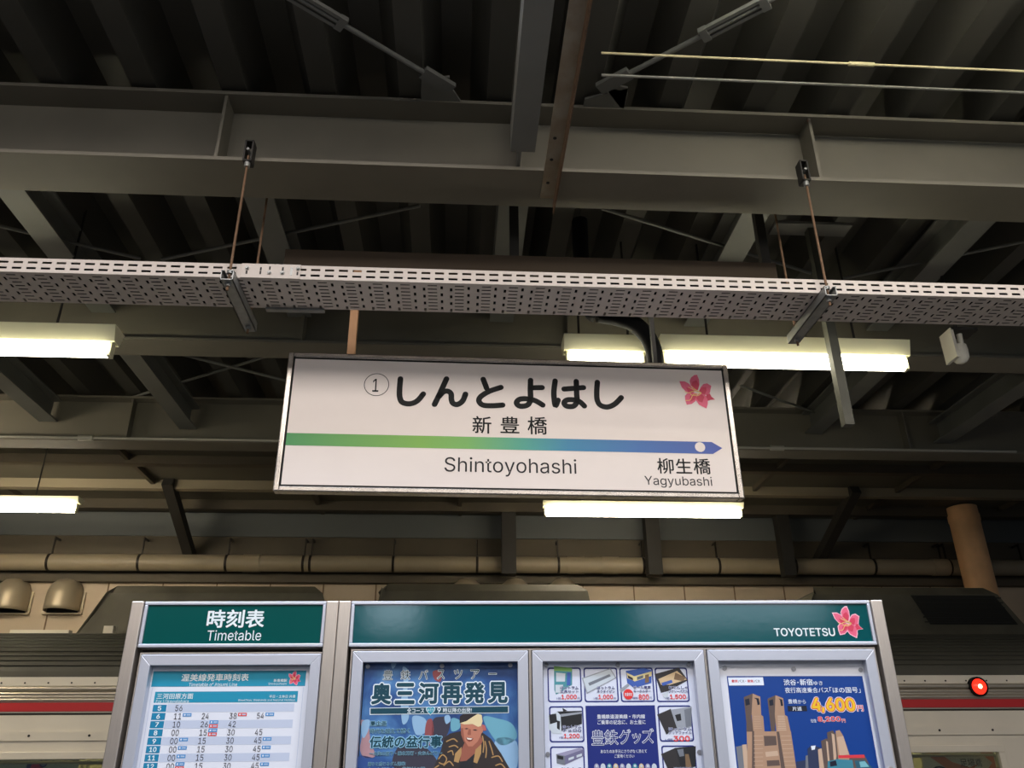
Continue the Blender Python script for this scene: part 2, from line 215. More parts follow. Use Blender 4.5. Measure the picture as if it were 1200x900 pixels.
# letter shapes: advance, then closed outlines as (handle, point, handle) triples
GLYPHS = {'!':(196,[[87,160,67,160,66,277,65,393,63,509,86,509,109,509,132,509,131,393,129,277,128,160,108,160],[111,-4,98,-4,85,-4,75,0,66,9,57,18,52,28,52,41,52,53,57,64,66,73,75,82,85,86,98,86,111,86,121,82,130,73,139,64,143,53,143,41,143,28,139,18,130,9,121,0]]),',':(188,[[53,-119,38,-119,48,-56,58,8,68,71,91,71,114,71,137,71,119,8,102,-56,84,-119,69,-119]]),'0':(453,[[264,-7,227,-7,189,-7,157,3,130,24,103,45,83,74,69,113,55,152,48,199,48,254,48,309,55,356,69,395,83,434,104,464,130,484,157,505,189,516,227,516,264,516,296,505,323,484,350,464,370,434,384,395,398,356,405,309,405,254,405,199,398,152,384,113,370,74,350,45,323,24,297,3],[202,50,227,50,252,50,273,58,290,74,308,90,321,113,330,144,339,174,344,211,344,254,344,297,339,334,330,365,321,395,308,419,290,435,273,451,252,460,227,460,202,460,180,451,163,435,146,419,132,395,123,365,114,334,109,297,109,254,109,211,114,174,123,144,132,113,146,90,163,74,180,58]]),'1':(453,[[181,0,76,0,76,18,76,36,76,55,181,55,286,55,391,55,391,36,391,18,391,0,286,0],[250,509,276,509,276,339,276,170,276,0,255,0,234,0,212,0,212,149,212,299,212,448,211,448,210,448,209,448,168,418,127,388,86,358,86,381,86,404,86,427,123,454,161,481,198,509,224,509]]),'2':(453,[[172,0,64,0,64,16,64,32,64,47,121,108,177,168,234,229,254,249,270,267,282,282,295,298,304,313,311,327,317,341,320,356,320,371,320,390,316,405,308,419,299,432,288,442,273,449,259,456,242,460,224,460,204,460,187,456,172,447,158,439,147,428,139,413,131,399,127,382,127,362,107,362,86,362,66,362,66,392,72,419,86,442,100,465,119,483,143,496,167,509,194,516,225,516,255,516,282,509,306,497,329,484,348,467,361,445,374,424,381,399,381,372,381,354,378,335,371,318,364,300,353,280,336,259,319,237,296,211,267,180,229,140,191,100,153,60,153,59,153,58,153,57,231,57,310,57,389,57,389,38,389,19,389,0,281,0]]),'3':(453,[[252,-7,218,-7,187,-7,158,-1,133,10,107,21,86,37,70,57,54,78,46,103,44,132,66,132,87,132,109,132,111,114,117,99,126,87,136,75,149,65,165,59,181,53,199,50,219,50,239,50,258,53,275,61,292,68,305,79,315,93,324,107,329,124,329,145,329,163,325,181,316,196,307,212,293,224,275,234,256,243,231,248,201,248,186,248,172,248,157,248,157,265,157,282,157,299,200,349,244,399,288,448,288,450,288,451,288,452,215,452,142,452,70,452,70,471,70,490,70,509,171,509,272,509,372,509,372,493,372,477,372,461,319,400,265,339,211,278,211,282,211,285,211,289,249,293,281,288,308,276,335,263,356,246,371,222,386,199,393,173,393,145,393,115,385,89,370,66,355,43,335,25,309,12,282,0]]),'4':(453,[[164,105,40,105,40,123,40,141,40,158,109,275,178,392,247,509,268,509,289,509,311,509,243,394,176,280,109,166,109,165,109,164,109,163,210,163,312,163,413,163,413,144,413,125,413,105,289,105],[302,0,282,0,282,40,282,81,282,121,282,130,282,138,282,146,282,203,282,260,282,318,302,318,322,318,343,318,343,212,343,106,343,0,322,0]]),'5':(453,[[254,-7,221,-7,191,-7,164,-1,140,11,116,23,97,39,83,60,69,81,61,104,60,130,81,130,101,130,122,130,124,115,129,101,138,89,147,77,159,67,173,60,188,53,204,50,221,50,242,50,260,55,276,64,292,74,305,87,314,104,323,121,328,141,328,162,328,184,323,204,314,221,304,238,291,252,275,262,258,272,239,277,218,277,201,277,184,274,167,268,151,263,138,255,128,246,108,248,88,250,67,253,77,338,86,423,96,509,186,509,276,509,366,509,366,490,366,471,366,452,294,452,222,452,151,452,145,402,139,352,134,301,135,301,135,301,136,301,147,311,161,319,178,325,194,331,211,334,229,334,253,334,274,329,294,321,313,313,331,301,345,285,359,270,371,252,379,231,387,210,391,188,391,163,391,130,384,101,369,76,354,50,334,30,309,15,283,1]]),'6':(453,[[258,-7,226,-7,195,-7,167,0,142,15,118,29,98,49,84,74,71,100,64,129,64,162,64,186,69,212,80,239,91,266,110,300,137,340,176,396,214,453,252,509,276,509,299,509,322,509,265,426,208,344,151,261,149,261,147,261,145,261,150,271,157,280,165,288,174,296,184,302,196,307,207,312,221,314,235,314,266,314,293,308,316,295,339,282,357,263,370,240,382,216,389,189,389,157,389,125,382,97,368,73,354,48,334,28,310,14,286,0],[207,48,226,48,246,48,264,53,279,63,294,72,306,85,314,101,323,118,327,136,327,157,327,178,323,197,314,213,306,230,294,242,279,251,264,261,246,265,226,265,207,265,189,261,174,252,159,243,147,230,138,214,129,198,125,179,125,158,125,137,129,118,138,102,147,85,159,72,174,63,189,53]]),'7':(453,[[120,0,97,0,172,149,248,299,323,448,323,450,323,451,323,452,236,452,149,452,62,452,62,471,62,490,62,509,172,509,281,509,391,509,391,489,391,469,391,449,315,299,240,150,165,0,142,0]]),'8':(453,[[260,-7,226,-7,192,-7,162,-1,136,11,109,24,89,40,74,62,59,83,52,108,52,135,52,157,56,177,65,195,74,213,86,229,101,241,116,253,133,261,153,265,153,265,153,266,153,267,128,273,108,287,93,308,78,329,70,353,70,380,70,406,77,429,90,450,104,470,122,486,146,498,169,510,196,516,226,516,256,516,283,510,306,498,329,486,348,470,361,450,375,429,382,406,382,380,382,353,374,329,359,308,344,287,325,273,300,267,300,266,300,265,300,265,319,261,336,253,351,241,366,229,378,213,387,195,396,177,401,157,401,135,401,108,393,83,378,62,364,40,343,24,317,11,291,-1],[204,49,226,49,249,49,268,53,285,60,301,68,314,78,323,91,332,105,337,121,337,139,337,158,332,174,322,189,313,203,300,214,283,223,266,231,247,235,226,235,205,235,186,231,169,223,152,214,139,203,130,189,120,174,115,158,115,139,115,121,120,105,129,91,138,78,151,68,167,60,184,53],[208,290,226,290,244,290,260,293,274,300,288,307,299,318,307,330,315,343,319,358,319,376,319,393,315,407,308,420,300,433,289,443,275,449,261,456,245,460,226,460,208,460,191,456,177,449,163,443,152,433,145,420,137,407,133,393,133,376,133,358,137,343,145,330,152,318,163,307,178,300,192,293]]),'9':(453,[[195,516,226,516,258,516,286,508,310,494,335,480,354,460,368,434,382,409,389,380,389,347,389,323,383,297,373,270,362,243,343,209,315,168,277,112,239,56,200,0,177,0,154,0,130,0,187,83,244,165,301,248,303,248,305,248,307,248,303,238,296,229,287,221,279,213,269,207,257,202,245,197,232,195,218,195,187,195,160,201,137,214,114,227,96,245,83,269,70,292,64,320,64,352,64,384,71,412,85,436,99,461,118,480,143,494,167,508],[246,460,226,460,207,460,189,456,174,446,159,437,147,424,138,407,130,391,125,372,125,352,125,330,130,312,138,295,147,279,159,266,174,257,189,248,207,243,226,243,246,243,263,248,279,257,294,266,306,279,314,295,323,311,327,330,327,350,327,372,323,391,314,407,306,424,294,437,279,446,264,456]]),'A':(480,[[39,0,16,0,78,170,140,339,201,509,226,509,251,509,276,509,338,339,401,170,463,0,440,0,418,0,395,0,359,101,323,202,287,302,281,321,273,344,264,372,255,400,245,435,232,478,236,478,241,478,245,478,233,435,222,399,213,371,204,343,196,320,191,302,155,202,120,101,85,0,62,0],[197,142,110,142,110,161,110,180,110,199,197,199,283,199,370,199,370,180,370,161,370,142,283,142]]),'D':(502,[[271,0,219,0,178,0,137,0,96,0,96,19,96,38,96,57,136,57,175,57,215,57,256,57,291,65,318,81,345,97,366,119,379,149,392,179,399,214,399,255,399,296,392,331,379,361,366,390,346,412,320,428,293,444,260,452,221,452,178,452,136,452,93,452,93,471,93,490,93,509,137,509,181,509,225,509,275,509,317,499,353,478,388,458,415,429,433,391,452,353,462,308,462,255,462,202,452,157,433,119,414,81,387,51,351,31,314,10],[103,509,125,509,125,339,125,170,125,0,103,0,82,0,60,0,60,170,60,339,60,509,82,509]]),'E':(419,[[165,0,60,0,60,170,60,339,60,509,164,509,268,509,372,509,372,490,372,471,372,452,290,452,207,452,125,452,125,396,125,341,125,286,202,286,278,286,355,286,355,267,355,248,355,229,278,229,202,229,125,229,125,172,125,114,125,57,208,57,292,57,375,57,375,38,375,19,375,0,270,0]]),'F':(410,[[82,0,60,0,60,170,60,339,60,509,163,509,266,509,369,509,369,490,369,471,369,452,288,452,206,452,125,452,125,394,125,336,125,278,198,278,272,278,346,278,346,259,346,240,346,221,272,221,198,221,125,221,125,147,125,74,125,0,103,0]]),'H':(517,[[82,0,60,0,60,170,60,339,60,509,82,509,103,509,125,509,125,435,125,362,125,289,214,289,303,289,392,289,392,362,392,435,392,509,414,509,435,509,457,509,457,339,457,170,457,0,435,0,414,0,392,0,392,77,392,155,392,232,303,232,214,232,125,232,125,155,125,77,125,0,103,0]]),'L':(393,[[160,0,60,0,60,170,60,339,60,509,82,509,103,509,125,509,125,358,125,208,125,57,203,57,282,57,361,57,361,38,361,19,361,0,261,0]]),'M':(628,[[81,0,60,0,60,170,60,339,60,509,91,509,121,509,152,509,193,402,235,294,277,187,280,180,284,170,287,159,291,148,295,136,299,123,303,110,307,97,311,84,315,71,319,59,322,49,317,49,312,49,307,49,310,59,314,70,318,83,322,95,326,108,330,121,334,134,338,147,342,158,346,170,349,179,352,187,394,294,435,402,476,509,507,509,537,509,568,509,568,339,568,170,568,0,547,0,525,0,504,0,504,97,504,194,504,291,504,302,504,314,504,327,505,340,505,354,505,369,505,383,506,398,506,413,506,428,507,443,507,457,509,457,511,457,513,457,508,441,503,426,498,409,492,393,487,378,482,363,477,348,472,334,467,322,463,309,459,299,456,291,418,194,380,97,342,0,323,0,305,0,286,0,248,97,209,194,170,291,167,299,163,309,159,321,155,333,150,346,145,361,140,376,135,391,129,408,124,424,118,441,112,457,114,457,117,457,119,457,119,444,120,431,120,416,120,401,121,387,121,372,121,357,121,342,122,328,122,315,122,302,122,291,122,194,122,97,122,0,101,0]]),'N':(523,[[82,0,60,0,60,170,60,339,60,509,85,509,111,509,136,509,205,400,274,291,343,183,349,174,355,164,363,151,370,138,379,123,388,107,396,90,405,73,414,55,411,55,408,54,405,54,403,72,401,90,401,108,400,126,399,142,399,157,399,172,399,185,399,195,399,300,399,404,399,509,420,509,442,509,463,509,463,339,463,170,463,0,438,0,412,0,387,0,325,97,264,193,202,290,194,303,186,316,177,331,169,345,159,362,148,381,137,400,123,424,108,452,111,453,115,453,119,454,120,428,121,405,122,384,123,362,124,344,124,328,125,312,125,300,125,291,125,194,125,97,125,0,103,0]]),'O':(533,[[311,-7,267,-7,223,-7,184,4,150,25,116,46,90,76,70,115,50,154,40,201,40,254,40,308,50,354,70,393,90,432,116,462,150,484,184,505,223,516,267,516,311,516,350,505,384,484,418,462,444,432,464,393,483,354,493,308,493,254,493,201,483,154,464,115,444,76,418,46,384,25,350,4],[236,53,267,53,297,53,325,61,349,76,374,91,394,114,408,144,423,174,430,211,430,254,430,298,423,335,408,365,394,395,374,417,349,433,325,448,297,456,267,456,236,456,209,448,184,433,159,417,140,394,125,364,111,334,103,297,103,254,103,211,111,174,125,144,140,114,159,92,184,76,209,61]]),'S':(447,[[263,-9,224,-9,187,-9,155,-3,128,9,100,21,79,38,64,60,49,82,40,107,38,137,60,137,82,137,104,137,106,117,112,101,123,88,134,75,149,65,166,59,184,52,203,49,224,49,247,49,268,53,286,60,304,68,319,78,329,92,340,105,346,121,346,139,346,155,341,169,332,179,323,189,311,198,296,205,281,211,264,217,245,222,224,228,204,234,184,239,142,251,109,268,86,289,63,311,52,339,52,372,52,401,60,426,75,448,90,469,111,486,138,498,164,510,194,516,227,516,261,516,290,510,316,498,342,486,362,469,377,449,392,428,400,404,401,378,380,378,358,378,337,378,335,403,323,423,302,437,281,451,256,459,225,459,203,459,184,455,167,448,151,441,138,431,129,418,120,406,115,391,115,376,115,358,120,344,131,334,142,323,154,314,169,308,184,302,199,297,212,293,230,289,247,284,264,279,279,275,295,270,312,264,328,257,344,248,359,238,373,227,385,214,395,198,404,181,408,162,408,139,408,111,401,86,386,64,372,41,351,24,323,11,296,-2]]),'T':(449,[[85,452,32,452,32,471,32,490,32,509,160,509,288,509,417,509,417,490,417,471,417,452,363,452,310,452,257,452,257,301,257,151,257,0,235,0,214,0,193,0,193,151,193,301,193,452,139,452]]),'U':(517,[[299,-8,259,-8,219,-8,184,0,154,15,124,31,101,53,85,80,68,107,60,138,60,173,60,285,60,397,60,509,81,509,103,509,124,509,124,399,124,288,124,178,124,154,130,132,141,113,152,94,167,79,187,68,207,57,231,52,259,52,287,52,311,57,331,68,351,79,366,94,377,113,387,132,393,154,393,178,393,288,393,399,393,509,414,509,436,509,457,509,457,397,457,285,457,173,457,138,449,107,433,80,416,53,393,31,363,15,334,0]]),'W':(686,[[180,0,155,0,109,170,63,339,16,509,38,509,60,509,82,509,109,404,136,300,163,196,168,179,172,163,175,145,179,128,183,111,187,94,190,76,194,58,197,40,194,40,192,40,189,40,193,58,196,76,200,94,203,111,207,128,211,145,215,163,220,179,224,196,251,300,279,404,306,509,331,509,355,509,380,509,407,404,434,300,462,196,466,179,470,163,474,145,478,128,482,111,486,94,490,76,494,58,497,40,494,40,491,40,488,40,492,58,495,76,499,94,502,111,506,128,510,145,515,163,519,179,523,196,550,300,576,404,603,509,625,509,647,509,670,509,623,339,577,170,530,0,505,0,480,0,455,0,426,108,397,215,368,323,362,344,357,367,351,391,346,416,341,444,336,475,341,475,345,475,350,475,345,445,340,419,335,395,330,371,324,347,318,323,289,215,260,108,230,0,205,0]]),'Y':(472,[[225,0,203,0,203,69,203,139,203,208,141,308,79,409,16,509,41,509,66,509,91,509,125,454,159,399,192,344,203,326,213,309,222,292,231,275,240,255,250,230,241,230,232,230,224,230,233,255,242,276,251,293,260,310,270,327,280,344,314,399,347,454,381,509,406,509,430,509,455,509,393,409,330,308,268,208,268,139,268,69,268,0,247,0]]),'a':(389,[[182,-9,160,-9,136,-9,114,-4,94,5,75,14,59,27,48,45,36,62,30,83,30,108,30,130,35,147,43,161,52,175,63,185,78,193,92,201,108,207,125,211,143,215,160,218,178,220,201,223,219,225,234,227,248,228,258,231,265,235,272,239,276,245,276,255,276,255,276,256,276,257,276,272,273,286,267,297,261,308,252,316,240,322,228,328,213,331,196,331,178,331,162,328,149,322,136,317,126,309,118,301,110,292,104,283,100,274,80,280,61,285,41,291,50,314,62,332,79,346,95,360,113,369,133,375,153,381,173,384,194,384,208,384,223,383,239,379,255,376,271,370,286,360,301,351,313,338,322,320,332,303,337,280,337,251,337,168,337,84,337,0,317,0,297,0,277,0,277,17,277,35,277,52,275,52,274,52,272,52,268,43,261,34,252,25,243,15,230,7,215,1,200,-5],[155,45,170,45,193,45,212,50,228,59,243,68,255,79,263,93,271,107,276,122,276,138,276,155,276,173,276,190,273,187,268,184,259,182,251,180,242,178,231,176,221,174,210,172,200,171,190,170,182,169,175,168,161,166,147,163,134,159,121,154,111,148,103,139,96,131,92,119,92,105,92,92,95,81,102,72,109,63,118,57,130,52,142,48]]),'b':(424,[[261,-8,229,-8,206,-8,187,-4,172,4,158,12,146,21,138,31,129,42,123,51,118,59,116,59,114,59,112,59,112,39,112,20,112,0,92,0,72,0,53,0,53,170,53,339,53,509,73,509,93,509,114,509,114,446,114,382,114,319,115,319,117,319,118,319,123,327,129,336,137,346,145,356,157,365,171,373,186,381,205,384,229,384,261,384,289,376,313,361,337,345,356,322,370,293,383,263,390,229,390,189,390,149,383,114,370,84,356,55,337,32,313,16,289,0],[197,47,220,47,244,47,263,53,279,66,295,78,308,95,316,117,324,138,328,162,328,189,328,216,324,240,316,261,308,282,296,299,280,311,264,324,244,330,220,330,197,330,177,324,161,312,145,300,133,284,125,263,117,242,113,217,113,189,113,161,117,136,125,115,133,94,146,77,162,65,178,53]]),'d':(424,[[219,-8,195,-8,164,-8,136,0,111,16,87,32,68,55,55,84,41,114,34,149,34,189,34,229,41,263,55,293,69,322,88,345,112,361,136,376,164,384,196,384,219,384,238,381,253,373,268,365,279,356,287,346,296,336,302,327,306,319,308,319,309,319,311,319,311,382,311,446,311,509,331,509,351,509,372,509,372,339,372,170,372,0,352,0,332,0,313,0,313,20,313,39,313,59,311,59,309,59,307,59,302,51,295,42,287,31,278,21,267,12,252,4,238,-4],[181,47,205,47,227,47,247,53,263,65,279,77,291,94,299,115,308,136,312,161,312,189,312,217,308,242,300,263,292,284,279,300,263,312,247,324,228,330,205,330,181,330,161,324,145,311,129,299,116,282,108,261,100,240,96,216,96,189,96,162,100,138,109,117,117,95,129,78,145,66,161,53]]),'e':(404,[[238,-8,212,-8,175,-8,143,0,117,16,90,33,70,56,56,85,41,114,34,148,34,187,34,226,41,260,55,290,69,319,89,343,115,359,141,376,171,384,205,384,226,384,246,381,266,374,285,367,303,356,319,341,335,326,348,306,357,282,366,258,371,228,371,194,371,186,371,178,371,169,272,169,174,169,75,169,75,187,75,204,75,221,163,221,250,221,338,221,329,215,319,208,310,202,310,227,306,249,298,269,290,288,278,303,263,314,247,325,228,330,205,330,182,330,163,325,146,313,130,302,118,288,109,270,100,251,96,232,96,211,96,200,96,189,96,178,96,150,101,126,110,106,120,87,134,72,151,61,168,51,189,46,212,46,228,46,241,48,254,53,266,57,277,64,285,73,294,82,301,93,306,105,325,101,345,96,365,91,359,71,349,54,335,39,321,24,303,13,283,4,262,-4]]),'f':(254,[[154,379,228,379,228,362,228,344,228,327,154,327,80,327,6,327,6,344,6,362,6,379,80,379],[101,0,81,0,81,144,81,288,81,432,81,453,86,471,96,486,106,500,119,511,135,519,152,526,169,530,187,530,201,530,213,529,222,527,232,525,238,523,243,521,238,503,233,486,227,468,224,470,220,471,215,472,210,473,203,474,195,474,176,474,163,469,154,460,146,451,142,437,142,419,142,279,142,140,142,0,121,0]]),'g':(425,[[238,-151,207,-151,179,-151,155,-147,134,-140,113,-132,96,-123,82,-110,69,-98,58,-84,51,-69,67,-60,84,-50,101,-41,107,-49,113,-57,122,-66,130,-75,141,-82,154,-88,168,-94,186,-97,207,-97,238,-97,263,-90,282,-75,302,-60,311,-37,311,-6,311,19,311,44,311,68,310,68,308,68,306,68,301,60,295,51,287,41,278,32,267,23,252,16,238,8,219,5,195,5,164,5,137,12,113,27,88,41,69,62,55,90,41,118,34,152,34,191,34,230,41,264,55,293,69,322,88,345,112,361,137,376,165,384,196,384,220,384,239,381,253,373,268,365,280,356,288,346,297,336,303,327,308,319,309,319,311,319,313,319,313,339,313,359,313,379,333,379,353,379,372,379,372,250,372,121,372,-9,372,-42,365,-69,350,-90,335,-111,316,-126,291,-136,266,-146],[181,59,205,59,228,59,248,64,264,75,280,86,292,101,300,121,308,141,312,165,312,193,312,220,308,243,300,264,292,284,280,301,264,312,248,324,228,330,205,330,181,330,161,324,145,312,129,299,117,283,109,262,100,242,96,219,96,193,96,166,100,143,109,123,117,103,129,87,145,76,162,65]]),'h':(410,[[114,249,114,227,114,151,114,76,114,0,93,0,73,0,53,0,53,170,53,339,53,509,73,509,93,509,114,509,114,435,114,361,114,287,110,287,106,287,102,287,114,322,131,347,152,362,174,377,199,384,227,384,253,384,276,379,295,369,315,358,330,342,341,321,352,299,357,273,357,240,357,160,357,80,357,0,337,0,316,0,296,0,296,78,296,157,296,235,296,265,288,288,273,304,258,321,237,329,210,329,192,329,175,325,161,317,146,309,135,298,126,283,118,267]]),'i':(167,[[73,0,53,0,53,126,53,253,53,379,73,379,93,379,114,379,114,253,114,126,114,0,93,0],[95,443,84,443,72,443,62,447,54,455,45,462,41,472,41,483,41,494,45,504,54,512,62,520,72,524,84,524,95,524,106,520,114,512,122,504,126,494,126,483,126,472,122,462,114,455,106,447]]),'k':(381,[[132,158,110,137,110,162,110,187,110,212,113,212,117,212,121,212,175,268,230,323,284,379,310,379,335,379,360,379,301,319,243,259,184,199,182,199,179,199,177,199,155,178],[73,0,53,0,53,170,53,339,53,509,73,509,93,509,114,509,114,339,114,170,114,0,93,0],[320,0,294,0,245,62,197,124,148,186,162,200,177,214,191,229,252,152,312,76,372,0,346,0]]),'l':(189,[[147,-2,139,-2,110,-2,88,5,74,20,60,35,53,57,53,84,53,226,53,367,53,509,73,509,93,509,114,509,114,372,114,235,114,99,114,81,116,69,120,62,125,55,133,52,146,52,152,52,157,52,160,53,164,53,167,54,170,54,173,37,177,20,181,3,175,1,169,0,162,-1,154,-2]]),'m':(610,[[73,0,53,0,53,126,53,253,53,379,72,379,92,379,112,379,112,351,112,323,112,295,111,295,109,295,108,295,113,316,121,332,132,346,144,359,157,369,172,376,187,383,203,386,219,386,247,386,270,378,287,361,305,344,316,322,321,295,318,295,315,295,312,295,317,313,325,329,337,343,349,357,364,367,381,375,398,382,416,386,437,386,459,386,479,381,497,372,515,362,530,348,541,328,551,309,557,285,557,255,557,170,557,85,557,0,536,0,516,0,496,0,496,85,496,169,496,254,496,281,488,301,473,313,457,325,439,330,419,330,402,330,387,327,374,320,362,313,352,303,345,290,339,278,335,263,335,247,335,165,335,82,335,0,315,0,295,0,274,0,274,87,274,173,274,260,274,281,267,298,253,311,239,324,221,330,199,330,185,330,171,327,158,320,144,313,134,303,126,289,118,276,114,258,114,238,114,159,114,79,114,0,93,0]]),'n':(410,[[114,249,114,227,114,151,114,76,114,0,93,0,73,0,53,0,53,126,53,253,53,379,72,379,92,379,112,379,112,349,112,318,112,287,109,287,106,287,102,287,114,322,131,347,152,362,174,377,199,384,227,384,253,384,276,379,295,369,314,358,330,342,341,321,352,299,357,273,357,240,357,160,357,80,357,0,337,0,316,0,296,0,296,78,296,157,296,235,296,265,288,288,273,304,258,321,237,329,210,329,192,329,175,325,161,317,146,309,135,298,126,283,118,267]]),'o':(415,[[242,-8,207,-8,173,-8,143,0,117,16,91,33,71,56,56,85,41,114,34,149,34,187,34,227,41,262,56,291,71,321,91,343,117,360,143,376,173,384,207,384,242,384,273,376,299,360,325,343,345,321,359,291,374,262,381,227,381,187,381,149,374,114,359,85,345,56,325,33,299,16,273,0],[182,46,207,46,233,46,254,53,270,66,287,79,299,96,307,117,315,139,319,162,319,187,319,213,315,236,307,258,299,280,287,297,270,310,254,323,233,330,207,330,182,330,161,323,145,310,129,297,116,280,108,258,100,237,96,213,96,187,96,162,100,139,108,117,116,96,129,79,145,66,161,53]]),'r':(259,[[73,0,53,0,53,126,53,253,53,379,72,379,92,379,112,379,112,360,112,340,112,321,113,321,114,321,115,321,122,340,135,355,152,367,170,379,190,385,213,385,218,385,223,385,229,384,235,384,240,384,243,384,243,363,243,343,243,322,242,323,237,323,230,324,223,325,215,326,207,326,189,326,173,322,159,315,145,307,134,297,126,284,118,270,114,255,114,237,114,158,114,79,114,0,93,0]]),'s':(365,[[211,-8,182,-8,156,-8,133,-4,112,3,92,11,75,23,62,38,49,53,40,72,36,94,55,98,74,102,94,107,99,86,109,70,124,60,139,50,158,45,181,45,208,45,229,51,244,62,260,74,268,87,268,103,268,116,263,127,254,136,245,144,231,151,212,155,191,160,170,165,149,170,115,178,89,191,72,208,55,225,47,247,47,274,47,296,53,315,65,332,77,348,94,361,115,370,136,380,160,384,187,384,213,384,235,380,254,372,272,365,287,353,299,339,310,325,319,309,324,290,305,286,287,281,268,277,263,292,255,304,243,316,230,327,212,333,187,333,165,333,146,327,131,317,116,306,109,293,109,277,109,263,114,252,124,243,134,235,150,228,172,223,191,218,210,214,229,209,264,201,290,188,306,171,323,154,331,133,331,107,331,84,325,64,312,47,300,30,282,16,260,6,237,-3]]),'t':(227,[[138,379,204,379,204,362,204,344,204,327,138,327,72,327,6,327,6,344,6,362,6,379,72,379],[65,345,65,471,85,471,106,471,126,471,126,347,126,222,126,98,126,81,129,69,136,61,143,54,154,50,170,50,174,50,179,50,185,51,191,52,197,53,202,54,206,36,209,19,213,2,207,0,200,-2,192,-3,184,-4,176,-4,168,-4,136,-4,110,4,92,21,74,38,65,62,65,93,65,219]]),'u':(410,[[211,-5,182,-5,157,-5,134,0,115,11,95,21,80,37,69,59,58,80,53,107,53,139,53,219,53,299,53,379,73,379,93,379,114,379,114,301,114,222,114,144,114,114,121,91,137,75,152,58,173,50,200,50,218,50,235,54,249,62,264,70,275,81,283,97,292,112,296,131,296,153,296,228,296,304,296,379,316,379,337,379,357,379,357,253,357,126,357,0,337,0,318,0,298,0,298,31,298,61,298,92,301,92,304,92,307,92,295,57,279,32,257,17,235,2]]),'w':(567,[[158,0,138,0,99,126,61,253,23,379,44,379,66,379,87,379,103,324,118,269,133,214,140,191,147,165,154,137,161,108,168,76,175,41,172,41,168,41,165,41,172,75,179,106,186,135,193,163,199,190,206,214,221,269,237,324,252,379,273,379,295,379,316,379,332,324,347,269,362,214,368,190,375,164,382,136,388,107,395,76,402,41,399,41,395,41,391,41,399,75,406,107,413,135,420,164,427,190,434,214,449,269,465,324,480,379,502,379,523,379,545,379,506,253,468,126,429,0,409,0,389,0,368,0,352,57,335,114,319,172,314,189,309,207,305,225,300,243,295,261,291,280,286,299,281,318,277,338,281,338,286,338,291,338,286,319,281,299,277,280,272,261,267,243,263,225,258,206,253,189,248,172,231,114,215,57,199,0,178,0]]),'y':(389,[[51,-140,47,-139,52,-121,57,-103,61,-86,65,-86,68,-87,71,-87,83,-90,94,-91,104,-89,114,-87,122,-82,130,-74,138,-66,145,-53,151,-36,155,-24,159,-13,163,-1,114,126,66,252,17,379,40,379,62,379,84,379,111,305,138,230,165,155,174,132,181,109,187,87,193,64,199,42,206,21,198,21,191,21,184,21,190,42,196,64,202,87,209,110,216,132,224,155,251,230,278,305,305,379,327,379,349,379,371,379,316,234,260,88,204,-58,196,-78,187,-94,177,-107,166,-120,153,-129,139,-136,125,-142,109,-145,91,-145,81,-145,72,-144,65,-143,57,-142]])}
_gm = {}
def glyph_mesh(body, cjk):
    key = (body, cjk)
    if key in _gm: return _gm[key]
    if cjk:
        c = bpy.data.curves.new('t', 'FONT'); c.body = body
    else:
        c = bpy.data.curves.new('t', 'CURVE'); c.dimensions = '2D'; x = 0
        for ch in body:
            if ch == ' ': x += 190; continue
            adv, sp = GLYPHS[ch]
            for q in sp:
                k = len(q) // 6; sl = c.splines.new('BEZIER'); sl.bezier_points.add(k - 1); sl.use_cyclic_u = True
                for i, p in enumerate(sl.bezier_points):
                    v = q[6 * i:6 * i + 6]; p.handle_left_type = p.handle_right_type = 'FREE'
                    p.handle_left = ((x + v[0]) / 1000, v[1] / 1000, 0); p.co = ((x + v[2]) / 1000, v[3] / 1000, 0); p.handle_right = ((x + v[4]) / 1000, v[5] / 1000, 0)
            x += adv
    c.fill_mode = 'FRONT' if cjk else 'BOTH'
    c.resolution_u = 4
    o = bpy.data.objects.new('t', c); COL.objects.link(o)
    dg = bpy.context.evaluated_depsgraph_get(); dg.update()
    me = o.evaluated_get(dg).to_mesh()
    vs = [(v.co.x, v.co.y) for v in me.vertices]; fs = []
    for p in me.polygons:
        f = list(p.vertices)
        if p.normal.z < 0: f.reverse()
        fs.append(f)
    o.evaluated_get(dg).to_mesh_clear(); bpy.data.objects.remove(o); bpy.data.curves.remove(c)
    _gm[key] = (vs, fs); return vs, fs

# ------------------------------------------------------------------ materials
GIRDER = mat('girder_paint', (122, 117, 104), 0.6, mottle=0.12, scale=3)
GIRDER_B = mat('grey_steel_paint', (118, 118, 112), 0.55, mottle=0.1, scale=4)
RUSTY = mat('rusty_angle_paint', (158, 148, 128), 0.6, mottle=0.45, scale=9, mot_rgb=(140, 122, 98))
RUST = mat('rust', (122, 94, 70), 0.8, mottle=0.3, scale=40)
ROOF = mat('roof_sheet', (76, 74, 66), 0.6, mottle=0.15, scale=1.5)
TRAY = mat('tray_paint', (206, 196, 188), 0.5)
TRAYG = mat('galvanised', (150, 152, 150), 0.4, 0.5, mottle=0.15, scale=25)
STEEL = mat('brushed_steel', (214, 204, 194), 0.34, 0.88, mottle=0.10, scale=18, stretch=(60, 60, 1))
FRAME = mat('sign_frame_steel', (205, 198, 190), 0.25, 0.9, mottle=0.18, scale=14)
ALU = mat('satin_aluminium', (202, 206, 218), 0.35, 0.55)
DARK = mat('dark_gap', (28, 26, 26), 0.6)
RUBBER = mat('black_rubber', (20, 20, 21), 0.8, spec=0.2)
SIGNW = mat('sign_white', (234, 224, 218), 0.4, mottle=0.03, scale=5)
INK = mat('ink_charcoal', (26, 28, 28), 0.6, spec=0.2)
INK2 = mat('ink_grey', (46, 44, 46), 0.6, spec=0.2)
